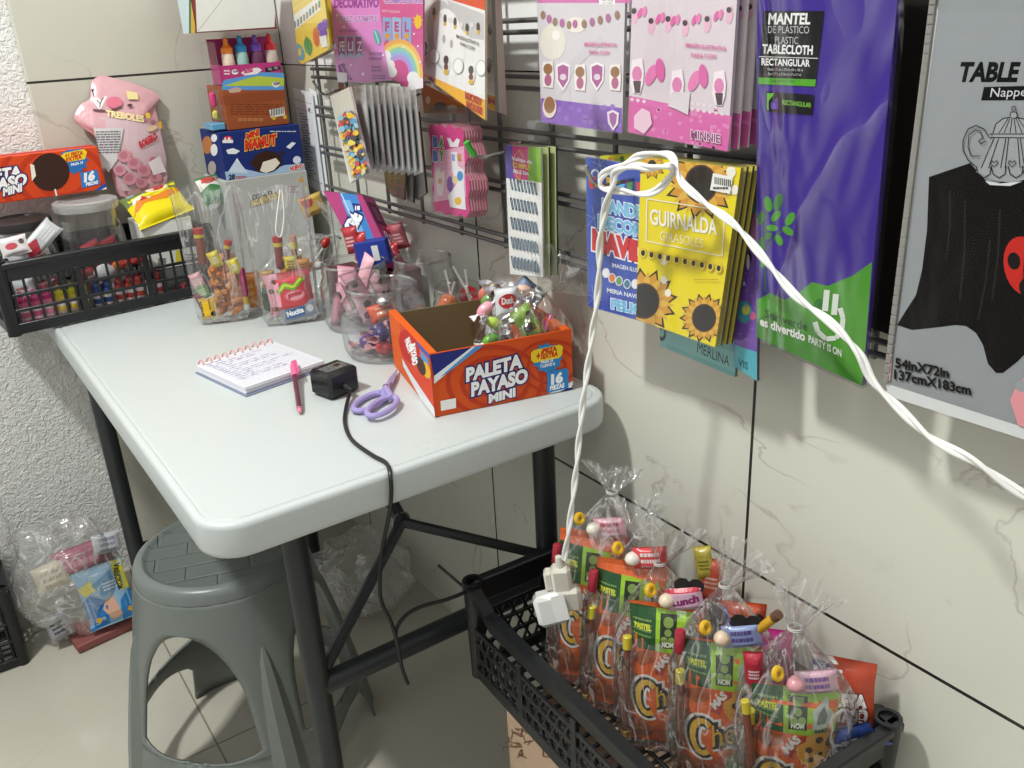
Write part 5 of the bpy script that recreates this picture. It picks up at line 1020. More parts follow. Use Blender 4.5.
# pink sweet bag against the wall
pb_ = [(92, 82), (106, 76), (155, 92), (157, 104), (154, 103), (160, 128), (166, 160), (166, 184), (150, 196), (120, 196), (112, 175), (98, 140), (84, 128), (74, 118), (80, 105), (90, 98)]
o = thing('sweet_bag', 'large pale pink clear fronted sweet bag leaning on the tiled wall behind the crate', 'bag', ay(125, 196, 2.0)); ctr = (122, 140); mb = MB(); n = len(pb_)
hl = Pl.three(ay(80, 110, 2.035), ay(160, 110, 2.035), ay(125, 196, 1.995)); fr = []
def bagpt(p, k, lift): u = ctr[0]+(p[0]-ctr[0])*k; v = ctr[1]+(p[1]-ctr[1])*k; return hl.at(u, v, lift)
rings = [[bagpt(p, k, .002+.02*(1-k**2)+.0035*mnoise(V((p[0]*.06*k, p[1]*.06*k, k)))) for p in spline([(*p, 0) for p in pb_], 3, True)] for k in (1, .97, .88, .72, .5, .25, .02)]
mb.ink('d6a3ab'); mb.loft(rings, cap=False); mb.ink('c9929b').loft([rings[0], [p-hl.n*.006 for p in rings[0]]], cap=False); mb.build('bag_body', FOIL, o, smooth=70)
A = Art(pb_); lf = .0245
A.poly([(92, 130), (96, 118), (130, 122), (158, 128), (166, 160), (164, 186), (122, 192), (112, 172)], 'cfb4bc'); A.poly([(91, 90), (98, 86), (105, 87), (107, 93), (103, 97), (93, 97)], '1f1d22'); A.line([(94, 93), (104, 90)], .8, 'd8d8d8'); A.line([(95, 95.5), (102, 93.5)], .6, 'd8d8d8')
A.poly([(90, 99), (106, 97), (100, 110), (98, 111)], 'ece6ea'); A.line([(96, 101), (99, 105), (102, 99)], .8, '3a2a30'); A.line([(99, 105), (98.5, 109)], .8, '3a2a30'); A.disc(113, 104, 8, 'd9758c', 6); A.line([(92, 111), (108, 113), (120, 108)], 2, '6b4a55'); A.disc(128, 107, 2.6, '5a3a44', 1.6)
A.text('TREBOLES', (104, 118), (142, 124), 6, 'eedfa8', .05); A.poly([(125, 92), (136, 94), (137, 101), (126, 101)], 'e8d89a'); A.disc(146, 117, 2.6, 'e2c04a', 3); A.disc(159, 126, 2, 'e2b63a', 4); A.text('ROKERO', (138, 150), (156, 140), 6, 'c8323a', .05, up=(-2, -6))
A.poly([(92, 130), (121, 130), (116, 160), (104, 178), (97, 150)], 'c9c6c8'); A.scribble(94, 133, 118, 156, 9, '6a686c', 4, .55); A.disc(150, 130, 6, 'ddbfa0', 2.5, 12, -20)
for x, y, r in ((122, 158, 7), (132, 165, 7), (118, 172, 6), (142, 172, 7), (128, 180, 7), (152, 162, 5), (140, 184, 6), (155, 178, 6)): A.disc(x, y, r, 'cf8f9e', r*.85); A.disc(x-1, y-1, r*.6, 'b97684', r*.5)
A.poly([(146, 164), (158, 157), (165, 172), (152, 176)], 'ece4e6')
A.onto(MB(), lambda u, v, l: bagpt((u, v), 1, 0)+hl.n*(.003+.02*(1-min(1, math.hypot((u-122)/48, (v-140)/62))**2)+l*3), 6e-5, (9, 9)).build('printed_front', GLOSS, o, smooth=0)
# closed orange box lying on the jars
yo = 1.972; zb = TZ+.2
def front(A):
    swirl(A, 62, 178, 18, 'c23a1c', 4); A.poly([(-40, 150), (60, 146), (20, 152), (-40, 165)], '2a3a86'); A.poly([(70, 208), (112, 178), (116, 200), (70, 210)], '2f4fa6'); A.poly([(76, 203), (112, 184), (112, 188), (84, 203)], 'eef2f6')
    A.burst(74, 160, 12, 15, 12, '2f6fb8'); A.poly([(60, 157), (64, 153), (84, 149), (87, 152), (85, 159), (64, 163)], 'f2d22e'); A.text('+1 PIEZA', (65, 158), (83, 154.5), 4, 'cf2a20', .05); A.text('EXTRA', (66, 162), (82, 158.5), 3.8, 'cf2a20', .05); A.text('PAGA 15', (71, 166), (83, 163.5), 2.4, 'f2f6fa', .04)
    A.disc(50, 172, 19.5, '3a221a', 19, 28); A.poly([(30, 164), (34, 165), (36, 176), (32, 181)], 'efe6da'); A.line([(55, 189), (57.5, 199)], 1.6, 'f2ece6')
    A.poly([(80, 173), (97, 169.5), (100, 184), (82, 188)], '2f7fc8'); A.text('16', (84, 182), (95, 179), 8, 'f8f8f8', .07); A.text('PIEZAS', (86, 186), (98, 183.5), 3, 'f8f8f8', .05)
    A.text('PALETA', (-30, 184), (22, 176), 10, 'f6f6f6', .055, out=('232a6a', .085)); A.text('PAYASO', (-28, 195), (27, 184), 10.5, 'f6f6f6', .055, out=('232a6a', .085)); A.text('MINI', (3, 196), (22, 191), 7.5, 'f6f6f6', .055, out=('232a6a', .085))
x1o = ay(107, 190, yo).x; zt_ = ay(94, 147, yo).z; zo_ = ay(107, 189, yo).z
carton('sweet_box', 'closed orange printed sweet box resting on the jars at the far left', x1o-.23, x1o, yo, yo+.055, zo_, zt_, 'd8491f', front, None, None, 'box', None, '2a3a86')
# stack in the corner
Y0 = 1.885; xl = px0(218.5, 133, Y0); xr = px0(301, 140, Y0); z3 = ay(218, 133, Y0).z; z2 = ay(224, 181, Y0).z
A0 = lambda A: (A.text('CONEJO', (252, 200), (272, 195), 4.5, '2a2a30', .05), A.text('HUEVITOS', (251, 207), (284, 197), 6, 'd8b83a', .06, out=('2a2a30', .07)), A.poly([(298, 181), (302, 176), (304, 183)], 'e0a05a'), A.scribble(286, 186, 298, 194, 3, 'b07a9a', 3))
carton('display_carton', 'white egg sweet carton at the bottom of the stack in the corner', xl-.006, xr+.002, Y0-.003, Y0+.14, TZ+.001, z2-.0005, 'b9bbb8', A0, None, None, 'box', None, 'b8bcc0')
def mam(A):
    A.poly([(200, 170), (232, 172), (240, 168), (262, 173), (285, 165), (310, 163), (312, 185), (200, 190)], 'a9c6e6'); A.poly([(228, 172), (237, 158), (241, 164), (248, 173)], 'cfe0f0'); A.poly([(236, 160), (237, 158), (240, 163)], 'f4f8fc')
    A.disc(228, 139, 4.6, 'd8313a', 3); A.rect(222.5, 140, 233, 143, 'f2f2f4'); A.text('LA', (224.5, 141.5), (231.5, 140.8), 3.5, 'f4f4f6', .08)
    A.text('MINI', (246, 140), (259, 135), 6, 'd8322a', .07, out=('f2d24a', .07)); A.text('MAMUT', (245, 150), (276.5, 144), 9.5, 'd8322a', .06, out=('f2b83a', .07)); A.scribble(270, 131, 296, 132, 1, 'dfe6f2', 2, .8)
    A.disc(267, 162, 15, '3a2118', 11, 20, -8); A.poly([(260, 171), (263, 162), (276, 158), (280, 163), (274, 170), (266, 173)], 'f0e8da'); A.disc(253, 163, 3, '3a2118', 2); A.disc(282, 153, 2, '3a2118')
    A.poly([(226, 150), (233, 148), (240, 151), (236, 154), (228, 154)], 'eef4fa'); A.poly([(286, 147), (292, 142), (296, 143), (290, 149)], 'eef4fa'); A.text('28', (228.5, 180), (235, 179), 5, '22305a', .04); A.scribble(236, 176, 247, 179.5, 2, 'c8504a', 3); A.text('NUEVO', (290, 171), (303, 168), 4, 'd8463a', .06, out=('f4f4f4', .1)); A.disc(297, 160, 4, 'dfe8f4')
carton('sweet_box', 'dark blue box of chocolate mallow biscuits on the corner stack', xl, xr, Y0, Y0+.13, z2, z3, '1b2f74', mam, lambda A: (A.disc(207, 145, 5, 'c07a4a', 9), A.disc(212, 168, 4, 'b8b0a8', 7), A.disc(214, 138, 3, 'e8ecf0', 4), A.disc(214, 150, 3.5, 'e8ecf0', 6)), None, 'box', None, '28408a')
Y1 = Y0+.012; xa, xb = px0(228, 128, Y1), px0(289, 122, Y1); z4 = ay(226.5, 86, Y1).z
carton('sweet_box', 'brown orange back of a sweet box on the dark blue box', xa, xb, Y1, Y1+.1, z3+.001, z4, '9d5330', lambda A: (A.rect(220, 96, 290, 106, '8f4a2a', -.1), A.scribble(230, 104, 282, 116, 5, '7a3c20', 3, .45), A.scribble(238, 118, 264, 122, 1, 'b5764a', 5, .8), A.poly([(269, 110), (284, 107), (285, 115), (271, 118)], 'e8e6e0'), A.text('IIIIIIII', (271, 116), (283.5, 113.5), 6, '3a3530', .02), A.disc(276, 84, 4, 'ece8e4', 3.4), A.text('TKM', (273, 85.6), (279.5, 84.4), 2.6, '4a3a3a', .06), A.poly([(228, 90), (236, 87), (242, 89), (240, 92), (230, 93)], 'c9a898'), A.disc(274, 118, 2, 'd8b83a'), A.disc(285, 117, 2, 'd8b83a')), None, None, 'box', None, '7a3f22')
o = thing('clear_blister', 'clear side of a sweet box with pink and yellow inside, left of the brown box', 'packaging', (xa-.016, Y1+.02, z3)); MB().box((xa-.0165, Y1+.035, (z3+z4)/2), (.031, .06, z4-z3-.004), None, .004).build('clear_shell', SLEEVE, o, smooth=30); MB().ink('e0468a').box((xa-.012, Y1+.03, z3+.062), (.012, .012, .03), None, .004).build('pink_piece', CANDY, o); MB().ink('d8d86a').box((xa-.012, Y1+.03, z3+.032), (.012, .012, .018), None, .004).build('yellow_piece', CANDY, o); MB().ink('6ab0d8').box((xa-.0165, Y1+.035, z3+.01), (.03, .058, .014), None, .002).build('blue_base', CANDY, o)
# tray of nursing-bottle sweets, white display box on top
x2, x3 = px0(222, 80, Y1), px0(282, 74, Y1); z5 = ay(220, 66, Y1).z; tr = thing('display_tray', 'pink display tray printed with a green hill, holding four bottles of sweets', 'tray', ((x2+x3)/2, Y1+.03, z4))
mb = MB().ink('b83a7c').box(((x2+x3)/2, Y1+.001, (z4+z5)/2), (x3-x2, .002, z5-z4)).box(((x2+x3)/2, Y1+.03, z4+.0015), (x3-x2, .06, .002)).box(((x2+x3)/2, Y1+.06, z4+.045), (x3-x2, .002, .088)).box((x3-.001, Y1+.03, z4+.02), (.002, .06, .04)).box((x2+.001, Y1+.03, z4+.02), (.002, .06, .04)); mb.build('tray_card', PAPER, tr, smooth=0)
A = Art([(218, 60), (284, 60), (284, 90), (218, 90)]); A.poly([(222, 84), (224, 80), (240, 77), (262, 72), (284, 73), (284, 90), (222, 90)], '5f9ad8'); A.poly([(224, 86), (245, 79), (258, 76), (272, 77), (284, 78), (284, 86)], 'b5c84a'); A.poly([(241, 73), (246, 69), (258, 67.5), (262, 70), (257, 74), (245, 75.5)], 'f2e6ee'); A.text('BEBE', (244, 73.5), (253, 71.5), 3.6, 'c8326e', .06); A.poly([(265, 68), (279, 65.5), (281, 69), (266, 72.5)], '1f1d24'); A.disc(270, 69, 2.4, '8a8890', 1.5); A.disc(276, 67.8, 2.4, '8a8890', 1.5); A.disc(235, 72, 3.4, 'eee8ee', 2.6); A.text('TKM', (232.5, 73), (238, 72), 2, '4a3a4a', .05); A.scribble(224, 70, 230, 76, 2, 'f2d8e4', 3)
pt = PY(Y1-.0002); A.onto(MB(), pt.at).build('front_print', PAPER, tr, smooth=0); MB().box((x2-.008, Y1+.03, z4+.043), (.014, .055, .084), None, .003).build('clear_side', SLEEVE, tr, smooth=30)
for i, (u, v, c, b_, lb, bd_) in enumerate(((223, 38, 'f08a2a', 'e6d2c0', 'orange', 'c8322a'), (237, 36, '2f95dc', '9fc4c0', 'blue', 'c8322a'), (252, 35, '7a4fc0', '6a3a5a', 'purple', 'd8d2e2'), (266.5, 34, 'e0323a', 'c8b8b0', 'red', '8a8a8a'))):
    p = ay(u+2, v, Y1+.022); bottle(V((p.x, Y1+.024, z4+.003)), .0125, p.z-z4-.003, b_, c, lb+' capped nursing bottle of sweets in the pink display tray', 'nursing bottle sweets in the tray', None, 'nursing_bottle_sweet', b_, bd_)
Y2 = Y1-.006; z6 = z4+.086; xL, xR = px0(196, 30, Y2), px0(277, 26, Y2); z6 = max(z6, ay(196, 33, Y2).z)
carton('display_box', 'white backed display box with multicoloured edges on top of the stack', xL, xR, Y2, Y2+.09, z6, z6+.13, '8a3f3c', lambda A: (A.poly([(192, -80), (278, -80), (274.5, 27), (197, 32)], 'e3e3e0'), A.line([(198, 31), (226, -5)], .5, '9a9a98'), A.rect(196, 32, 230, 36, '6a4a3a', -.06), A.rect(230, 30, 290, 34, '7a2f3a', -.06)), lambda A: (A.rect(150, -80, 189, 50, 'c4d6dc'), A.rect(189, -80, 192, 50, '3a6a4a'), A.rect(191, -80, 195, 50, 'c8a83a')), None, 'box', None, '6a7a8a')
# ---- cellophane snack bags standing on the table
def open_bag(X, w, d, h, label, ws=1.0, group='clear snack bags on the table', name='cellophane_bag', seed=0):
    o = thing(name, label, 'bag', X, group); n = 48; rings = []; rn = random.Random(seed); ph = [rn.uniform(0, 6) for _ in range(4)]
    for t, kx, ky in ((0, .62, .4), (.015, .9, .85), (.06, 1, 1), (.3, 1.03, 1.02), (.55, 1.05, .8), (.8, 1.08, .6), (1, 1.12, .5)):
        ring = []
        for k in range(n):
            a = 2*PI*k/n; sq = 1/max(abs(math.cos(a)), abs(math.sin(a)))**.75; wv = 1+.035*t*(math.sin(4*a+ph[0])+math.sin(7*a+ph[1]+2*t))
            ring.append(X @ V((w/2*kx*math.cos(a)*sq*wv, d/2*ky*math.sin(a)*sq*wv, h*(t+.02*t*math.sin(5*a+ph[2])))))
        rings.append(ring)
    mb = MB(); mb.loft(rings, cap=False); mb.add(rings[0], [list(range(n))]); mb.build('bag_film', CELLO, o, smooth=60); return o
b1 = az(234, 322, TZ+.001); B1 = frame(b1+V((-.006, .03, 0)), V((.9, -.35, 0)), ez=EZ); open_bag(B1, .1, .06, .25, 'open cellophane bag of orange puffs, the leftmost bag on the table', seed=1)
w1 = lambda x, y, z: B1 @ V((x, y, z)); tx = B1.to_3x3().col[0]
rn = random.Random(21); mb = MB()
g1 = 'things in the leftmost cellophane bag'
for i in range(46):
    z = .012+.105*rn.random(); x = rn.uniform(-.012, .036)*(1-.2*z/.1); y = rn.uniform(-.02, .012); t_ = V((rn.uniform(-1, 1), rn.uniform(-1, 1), rn.uniform(-1, 1))).normalized(); c = w1(x, y, z); s_ = V((t_.y, -t_.x, .3)).normalized()
    m2 = MB().ink(('e08a3c', 'e59a4c', 'd97c30', 'e8a55a')[i % 4]); m2.tube([c-t_*.011+s_*.003, c-t_*.005-s_*.002, c+t_*.004+s_*.002, c+t_*.011-s_*.003], [.0035, .0062, .0062, .0035], 8)
    single(m2, 'cheese_puff', mat('puffed_corn', None, .75, bump=.6, scale=260, var=.2), 'orange cheese puff in the leftmost cellophane bag', 'snack', 'orange cheese puffs')
wrapper(w1(-.024, -.026, .032), tx, EZ+tx*.1, .03, .04, .006, 'yellow label packet low in the leftmost cellophane bag', 'sweet', 'e6b92a', g1, lambda A: (A.text('CHUPA', (-.38, -.5), (-.38, .5), .3, '2a2420', .05, up=(-.3, 0)), A.disc(.25, -.35, .18, '2a2420'), A.line([(.1, -.1), (.1, .6)], .08, '8a5a2a')), 'sweet_packet', PAPER)
bar_sweet(w1(.044, -.02, .02), w1(.046, -.018, .1), .0055, ((.3, 1, 'b8236e', 1), (.12, .32, 'd8b83a', 1.05), (0, .14, 'dcdce0', 1.1)), 'magenta candy stick at the right edge of the leftmost bag', g1)
bar_sweet(w1(-.022, .0, .11), w1(-.02, .0, .178), .0085, ((0, .78, '8a4a2c', 1), (.74, .84, 'd8c832', 1.15), (.82, 1, 'c02f2c', 1.1)), 'brown tamarind stick with a red top in the leftmost bag', g1)
bar_sweet(w1(.016, .0, .105), w1(.03, 0, .15), .006, ((0, .7, '7a3a2a', 1), (.66, .8, 'd8c832', 1.15), (.78, 1, 'c8382c', 1.15)), 'short tamarind stick with a red top in the leftmost bag', g1)
for i, (x, z, c, lb) in enumerate(((.002, .122, 'e2cf32', 'yellow'), (.034, .105, 'e6d43a', 'bright yellow'), (-.036, .085, 'e6b0b8', 'pink'), (-.03, .065, '7fb06a', 'green'), (-.034, .048, '7a3038', 'maroon'))): wrapper(w1(x, -.02, z), tx+EZ*.3, EZ-tx*.3, .022, .03, .01, lb+' small sweet wrapper in the leftmost cellophane bag', 'sweet', c, g1, scr('f2ead8', i))
b2 = az(298, 324, TZ+.001); B2 = frame(b2+V((.0, .03, 0)), V((.9, -.35, 0)), ez=EZ); open_bag(B2, .106, .06, .25, 'open cellophane bag of sweets, the middle bag on the table', seed=4)
w1 = lambda x, y, z: B2 @ V((x, y, z)); tx = B2.to_3x3().col[0]; g2 = 'things in the middle cellophane bag'
wrapper(w1(.005, -.022, .06), tx+EZ*.06, EZ, .085, .078, .02, 'pink and red gummy packet with a green worm print in the middle bag', 'sweet', 'cf4a52', g2, lambda A: (A.poly([(-.5, -.5), (-.25, -.5), (-.2, .5), (-.5, .5)], 'eda8ba'), A.poly([(-.3, .1), (-.1, .28), (.1, .2), (.3, .36), (.42, .3), (.3, .2), (.1, .06), (-.1, .14), (-.25, 0)], '6db83a'), A.line([(-.2, .1), (-.1, .22), (.1, .14), (.3, .3)], .05, 'd8e04a'), A.disc(.1, -.05, .24, 'd8707a', .13), A.disc(.1, -.05, .2, 'e8a0a8', .1), A.text('gomitas', (-.06, -.08), (.26, -.04), .1, 'b83040', .05), A.discs([(-.38, -.3, .06), (-.3, .3, .05), (-.4, .1, .06)], '6a4a3a')))
wrapper(w1(.016, -.027, .024), tx+EZ*.18, EZ-tx*.18, .07, .032, .006, 'silver blue biscuit packet slanting low in the middle bag', 'sweet', 'aeb4bc', g2, lambda A: (A.poly([(-.46, -.18), (.46, -.18), (.46, .18), (-.46, .18)], '8c949c'), A.poly([(-.4, -.12), (.15, -.12), (.2, .13), (-.4, .13)], '4a6a98'), A.text('Nucita', (-.34, -.05), (.14, -.03), .13, 'f2f4f8', .05), A.disc(.32, .02, .1, 'c9cdd2')), 'sweet_packet', PAPER)
bar_sweet(w1(-.034, .0, .025), w1(-.034, .0, .075), .0125, ((0, .75, '24472a', 1), (.72, .9, '35603a', .9), (.88, 1, '8a7a4a', .8)), 'dark green candy tube at the left of the middle bag', g2)
bar_sweet(w1(-.006, .0, .1), w1(-.004, .0, .16), .0075, ((0, .72, '8a3a34', 1), (.7, .84, 'e0c84a', 1.2), (.82, 1, 'b82c2c', 1.2)), 'red topped tamarind stick in the middle bag', g2)
bar_sweet(w1(.02, .0, .1), w1(.024, .0, .16), .006, ((0, .6, '9a6a3a', 1), (.58, .8, 'd8cc4a', 1.2), (.78, 1, 'd8a08a', 1.1)), 'yellow and tan candy stick right of the red topped one in the middle bag', g2)
for i, (x, z, c, lb) in enumerate(((-.03, .09, 'c09a4a', 'tan'), (.014, .112, 'dcd032', 'yellow'), (.035, .105, 'e29a4a', 'orange'))): wrapper(w1(x, -.012, z), tx, EZ+tx*.3, .024, .026, .01, lb+' small sweet wrapper in the middle cellophane bag', 'sweet', c, g2, scr('8a4a2a', i))
rn = random.Random(5)
for i in range(12): c = w1(rn.uniform(.0, .045), rn.uniform(-.006, .01), rn.uniform(.09, .118)); t_ = V((rn.uniform(-1, 1), rn.uniform(-1, 1), rn.uniform(-1, 1))).normalized(); single(MB().ink('e2913f').tube([c-t_*.009, c-t_*.003, c+t_*.003, c+t_*.009], [.003, .0055, .0055, .003], 8), 'cheese_puff', MATS['puffed_corn'], 'orange cheese puff at the top right of the middle cellophane bag', 'snack', 'orange puffs in the middle bag')
mb = MB(); mb.tube(spline([ay(280, 190, b2.y), ay(277, 215, b2.y), ay(276, 232, b2.y), ay(281, 236, b2.y), ay(284, 215, b2.y), ay(282, 190, b2.y)], 5), .0012, 6); single(mb, 'white_string', mat('white_cord_pvc', 'efefec', .4), 'thin white string loop inside the top of the middle cellophane bag', 'string')
b3 = V((-.27, 1.655, TZ+.001)); n3 = ay(338, 236, 1.64); tied_bag(b3, EZ, n3, ay(347, 213, 1.63), .062, .04, V((.9, -.4, 0)), 'tied cellophane bag with its silvery mouth up, behind the middle bag', 'clear snack bags on the table', 8)
lolly(ay(308, 272, 1.62), ay(326, 243, 1.62), .012, 'c83a34', 'red tipped lollipop slanting in the tied bag behind the middle bag', None, flat=.6); single(MB().ink('e8e6e2').blob(ay(316, 266, 1.64), (.022, .012, .008), 12), 'marshmallow', FOIL, 'white marshmallow lying in the tied bag behind the middle bag', 'sweet'); wrapper(ay(312, 205, 1.68), V((1, 0, .2)), V((0, .2, 1)), .05, .04, .012, 'yellow and red sweet wrapper high in the tied bag at the back', 'sweet', 'c8ac5a', None, lambda A: A.disc(-.2, .2, .25, 'b84a48'))
wrapper(V((-.30, 1.65, TZ+.05)), V((1, -.3, 0)), EZ, .07, .07, .02, 'orange puff packet low in the tied bag behind the middle bag', 'sweet', 'd9883c', None, scr('e8b070', 3))
# ---- pink and blue chewing-gum box leaning by the rack, sweets behind the jars
gp = Pl(ax(350, 225, -.1), V((-.8, -.5, .33))); go = [(323, 191), (362, 195), (397, 268), (364, 268)]; gx = thing('chewing_gum_box', 'tall pink and blue chewing gum box leaning behind the jars', 'box', gp.at(380, 268)); dk = 'a03a70'
A = Art(go); A.poly([(339, 192), (356, 194.5), (386, 268), (366, 268)], '3f86cc'); A.poly([(342, 200), (350, 200), (364, 232), (356, 232)], '79b0e4'); A.text('Kit', (351, 238), (362, 216), 9, 'f2f4fa', .09, out=('22367a', .1), up=(-9, -5)); A.poly([(352, 203), (360, 204), (363, 212), (354, 211)], '20307a'); A.text('18', (355, 210), (360, 210), 4, 'f2f2f8', .05); A.line([(341, 193), (366, 250)], 1, 'c9d8ee')
slab(MB(), go, gp, .042, 'b0437c', dk, A).build('carton', PAPER, gx, smooth=0)
ga, gb, gc, gd_ = gp.at(362, 195), gp.at(397, 268), gp.at(362, 195)-gp.n*.042, gp.at(397, 268)-gp.n*.042
A = Art([(0, 0), (1, 0), (1, 1), (0, 1)], 1); A.poly([(.15, .62), (.85, .6), (.85, .9), (.15, .92)], '5a2248'); A.poly([(.3, .66), (.7, .65), (.7, .85), (.3, .86)], '8a4a6a'); A.text('CHICLE', (.35, .52), (.35, .2), .22, 'f0e2ea', .05, up=(.22, 0)); A.text('ROLLO', (.7, .48), (.7, .24), .18, 'f0e2ea', .05, up=(.18, 0))
sn = (gc-ga).cross(gb-ga).normalized(); sn = sn if sn.dot(CAM-ga) > 0 else -sn; A.onto(MB(), lambda x, y, l: ga.lerp(gc, x).lerp(gb.lerp(gd_, x), 1-y)+sn*(.0004+l)).build('side_print', PAPER, gx, smooth=0)
ta = gp.at(323, 191); A = Art([(0, 0), (1, 0), (1, 1), (0, 1)], 1); A.poly([(0, 0), (1, 0), (1, 1), (0, 1)], 'c55a90'); A.scribble(.1, .2, .9, .8, 3, '6a3a9a', 2); tn = (ga-ta).cross(gp.n).normalized(); tn = tn if tn.z > 0 else -tn
A.onto(MB(), lambda x, y, l: ta.lerp(ga, x)-gp.n*(.042*y)+tn*(.0004+l)).build('top_print', PAPER, gx, smooth=0)
gr = 'red wrapped sweets behind the jars'
for i, (u, v, x, c, lb) in enumerate(((388, 238, -.035, 'c22f38', 'upright red'), (399, 236, -.03, 'b8606a', 'dull pink'), (352, 240, -.13, 'b52f3a', 'dark red'), (360, 246, -.12, 'cc3a3c', 'bright red'), (392, 256, -.05, 'b82a34', 'deep red'))): wrapper(ax(u, v, x), V((.5, -.8, .2)), EZ+V((0, .2*(i-2), 0)), .034, .05, .016, lb+' wrapped sweet standing between the gum box and the jars', 'sweet', c, gr, scr('e8c0c0', i))
for i, (x, y) in enumerate(((-.045, 1.49), (-.12, 1.57))): single(MB().ink('6a3038').box((x, y, TZ+.04), (.06, .06, .078), None, .002), 'small_carton', PAPER, ('maroon small carton by the wall behind the empty jar', 'maroon small carton behind the pink sweet jar')[i], 'box')
bx_ = thing('sweet_box', 'small blue sweet box with a white label behind the jar of pink sweets', 'box', ax(373, 262, -.105)-V((0, 0, .02))); XB = frame(ax(373, 252, -.105), V((.75, -.6, .12)), ez=EZ); MB().ink('2c3f9a').box(XB.translation, (.06, .025, .045), XB.to_3x3(), .001).build('carton', PAPER, bx_, smooth=0); MB().ink('e6e8ea').box(XB @ V((.008, -.0131, 0)), (.012, .0006, .028), XB.to_3x3()).build('white_label', PAPER, bx_, smooth=0)
# ================================================================ snack bags in the floor crate
CB = .352; exb = V((.66, -.75, 0)).normalized()
def snack_art(A):
    A.poly([(-.5, .42), (-.14, .44), (-.14, 1.02), (-.5, 1.04)], '24522a'); A.poly([(-.14, .44), (.5, .4), (.5, .98), (-.14, 1.02)], '9ccb2e'); A.poly([(-.5, 1.04), (.5, .96), (.5, 1.2), (-.5, 1.2)], 'd8622a')
    A.scribble(-.46, .62, -.2, .9, 4, '7a9a5a', 3, .4); A.text('PASTEL', (-.44, .72), (-.2, .72), .07, 'd8d83a', .05); A.poly([(-.08, .5), (.14, .5), (.14, .95), (-.08, .95)], '1d2a1a'); A.discs([(.03, .85, .07), (.03, .72, .05), (-.02, .62, .05), (.08, .62, .05)], '7f9a4a'); A.text('NOM', (-.05, .52), (.11, .52), .07, 'e8f0d8', .05)
    A.poly([(.2, .52), (.3, .5), (.42, .56), (.46, .7), (.38, .78), (.36, .94), (.28, .82), (.2, .74), (.22, .62)], 'b9c4b8'); A.poly([(.26, .58), (.36, .58), (.38, .68), (.33, .8), (.27, .7)], '5a6a60'); A.text('MAR', (.24, .46), (.42, .46), .05, '3a4a34', .05)
    A.poly([(-.5, .3), (-.3, .42), (-.14, .42), (-.16, .28), (-.32, .18), (-.5, .2)], 'a8501e'); A.discs([(-.42, -.12, .14), (.46, -.5, .16), (-.36, -.86, .2), (.2, -1.0, .16), (.5, .3, .12)], 'a8541f', 14)
    A.disc(.3, .2, .27, 'e0a136', .26, 20); A.discs([(.18, .22, .045), (.3, .36, .05), (.42, .3, .05), (.46, .14, .05), (.2, .08, .04), (.32, .16, .03), (.36, .02, .05)], '3a2412', 9)
    A.poly([(-.14, .1), (-.1, .26), (.04, .4), (.14, .42), (.14, .34), (.02, .26), (-.02, .08)], 'b83220'); A.text('MÁS', (-.08, .14), (.08, .36), .1, 'f4f0e8', .06, up=(-.07, .07))
    def cee(w0, w1, c):
        a = [math.radians(q) for q in range(48, 318, 15)]; A.poly([(-.24+(.14+w1)*math.cos(q), -.3+(.24+w1)*math.sin(q)) for q in a]+[(-.24+(.14-w0)*math.cos(q), -.3+(.24-w0)*math.sin(q)) for q in a[::-1]], c)
    T = lambda c, b: A.text('heetos', (-.1, -.42), (.8, -.12), .32, c, b, up=(-.02, .32))
    for c, k, b in (('f2efe8', .12, .16), ('17130f', .08, .09), ('e6b52a', .04, .0)):
        cee(k, k, c); T(c, b)
    A.text('TORCIDITOS', (.06, -.66), (.5, -.58), .09, 'f0e2d2', .04)
SP = [((-.155, .812), (-.128, .818, .585)), ((-.152, .735), (-.13, .737, .58)), ((-.152, .652), (-.135, .668, .556)), ((-.14, .565), (-.128, .582, .549)), ((-.118, .475), (-.115, .486, .541))]
TIES = [((-.1, .813, .64), (615, 468)), ((-.105, .752, .602), (638, 500)), ((-.112, .706, .586), (672, 528)), ((-.105, .602, .607), (745, 553)), ((-.1, .504, .602), (806, 588))]
WH = ['in the farthest crate bag', 'in the second farthest crate bag', 'in the middle crate bag', 'in the fourth crate bag', 'in the nearest crate bag']
gp1, gp2, gp3, gp4, gp5 = 'orange puff snack packets in the crate', 'green lollipops in the crate bags', 'long candy sticks in the crate bags', 'small sweets in the crate bags', 'tied snack bags in the crate'
m_bl = film('clear_blister_plastic', rough=.1, base=.08, edge=.5, haze=.06, bump=.3, scale=90, streak=0)
def sweet_ring(c, R, label, col, g):
    o = thing('ring_sweet', label, 'sweet', c, g); MB().ink(col).tube([V(c)+V((.0055*math.cos(k*PI/6), .002*math.sin(k*PI/6), .0055*math.sin(k*PI/6))) for k in range(12)], .0036, 8, True).build('sweet_ring', CANDY, o); return o
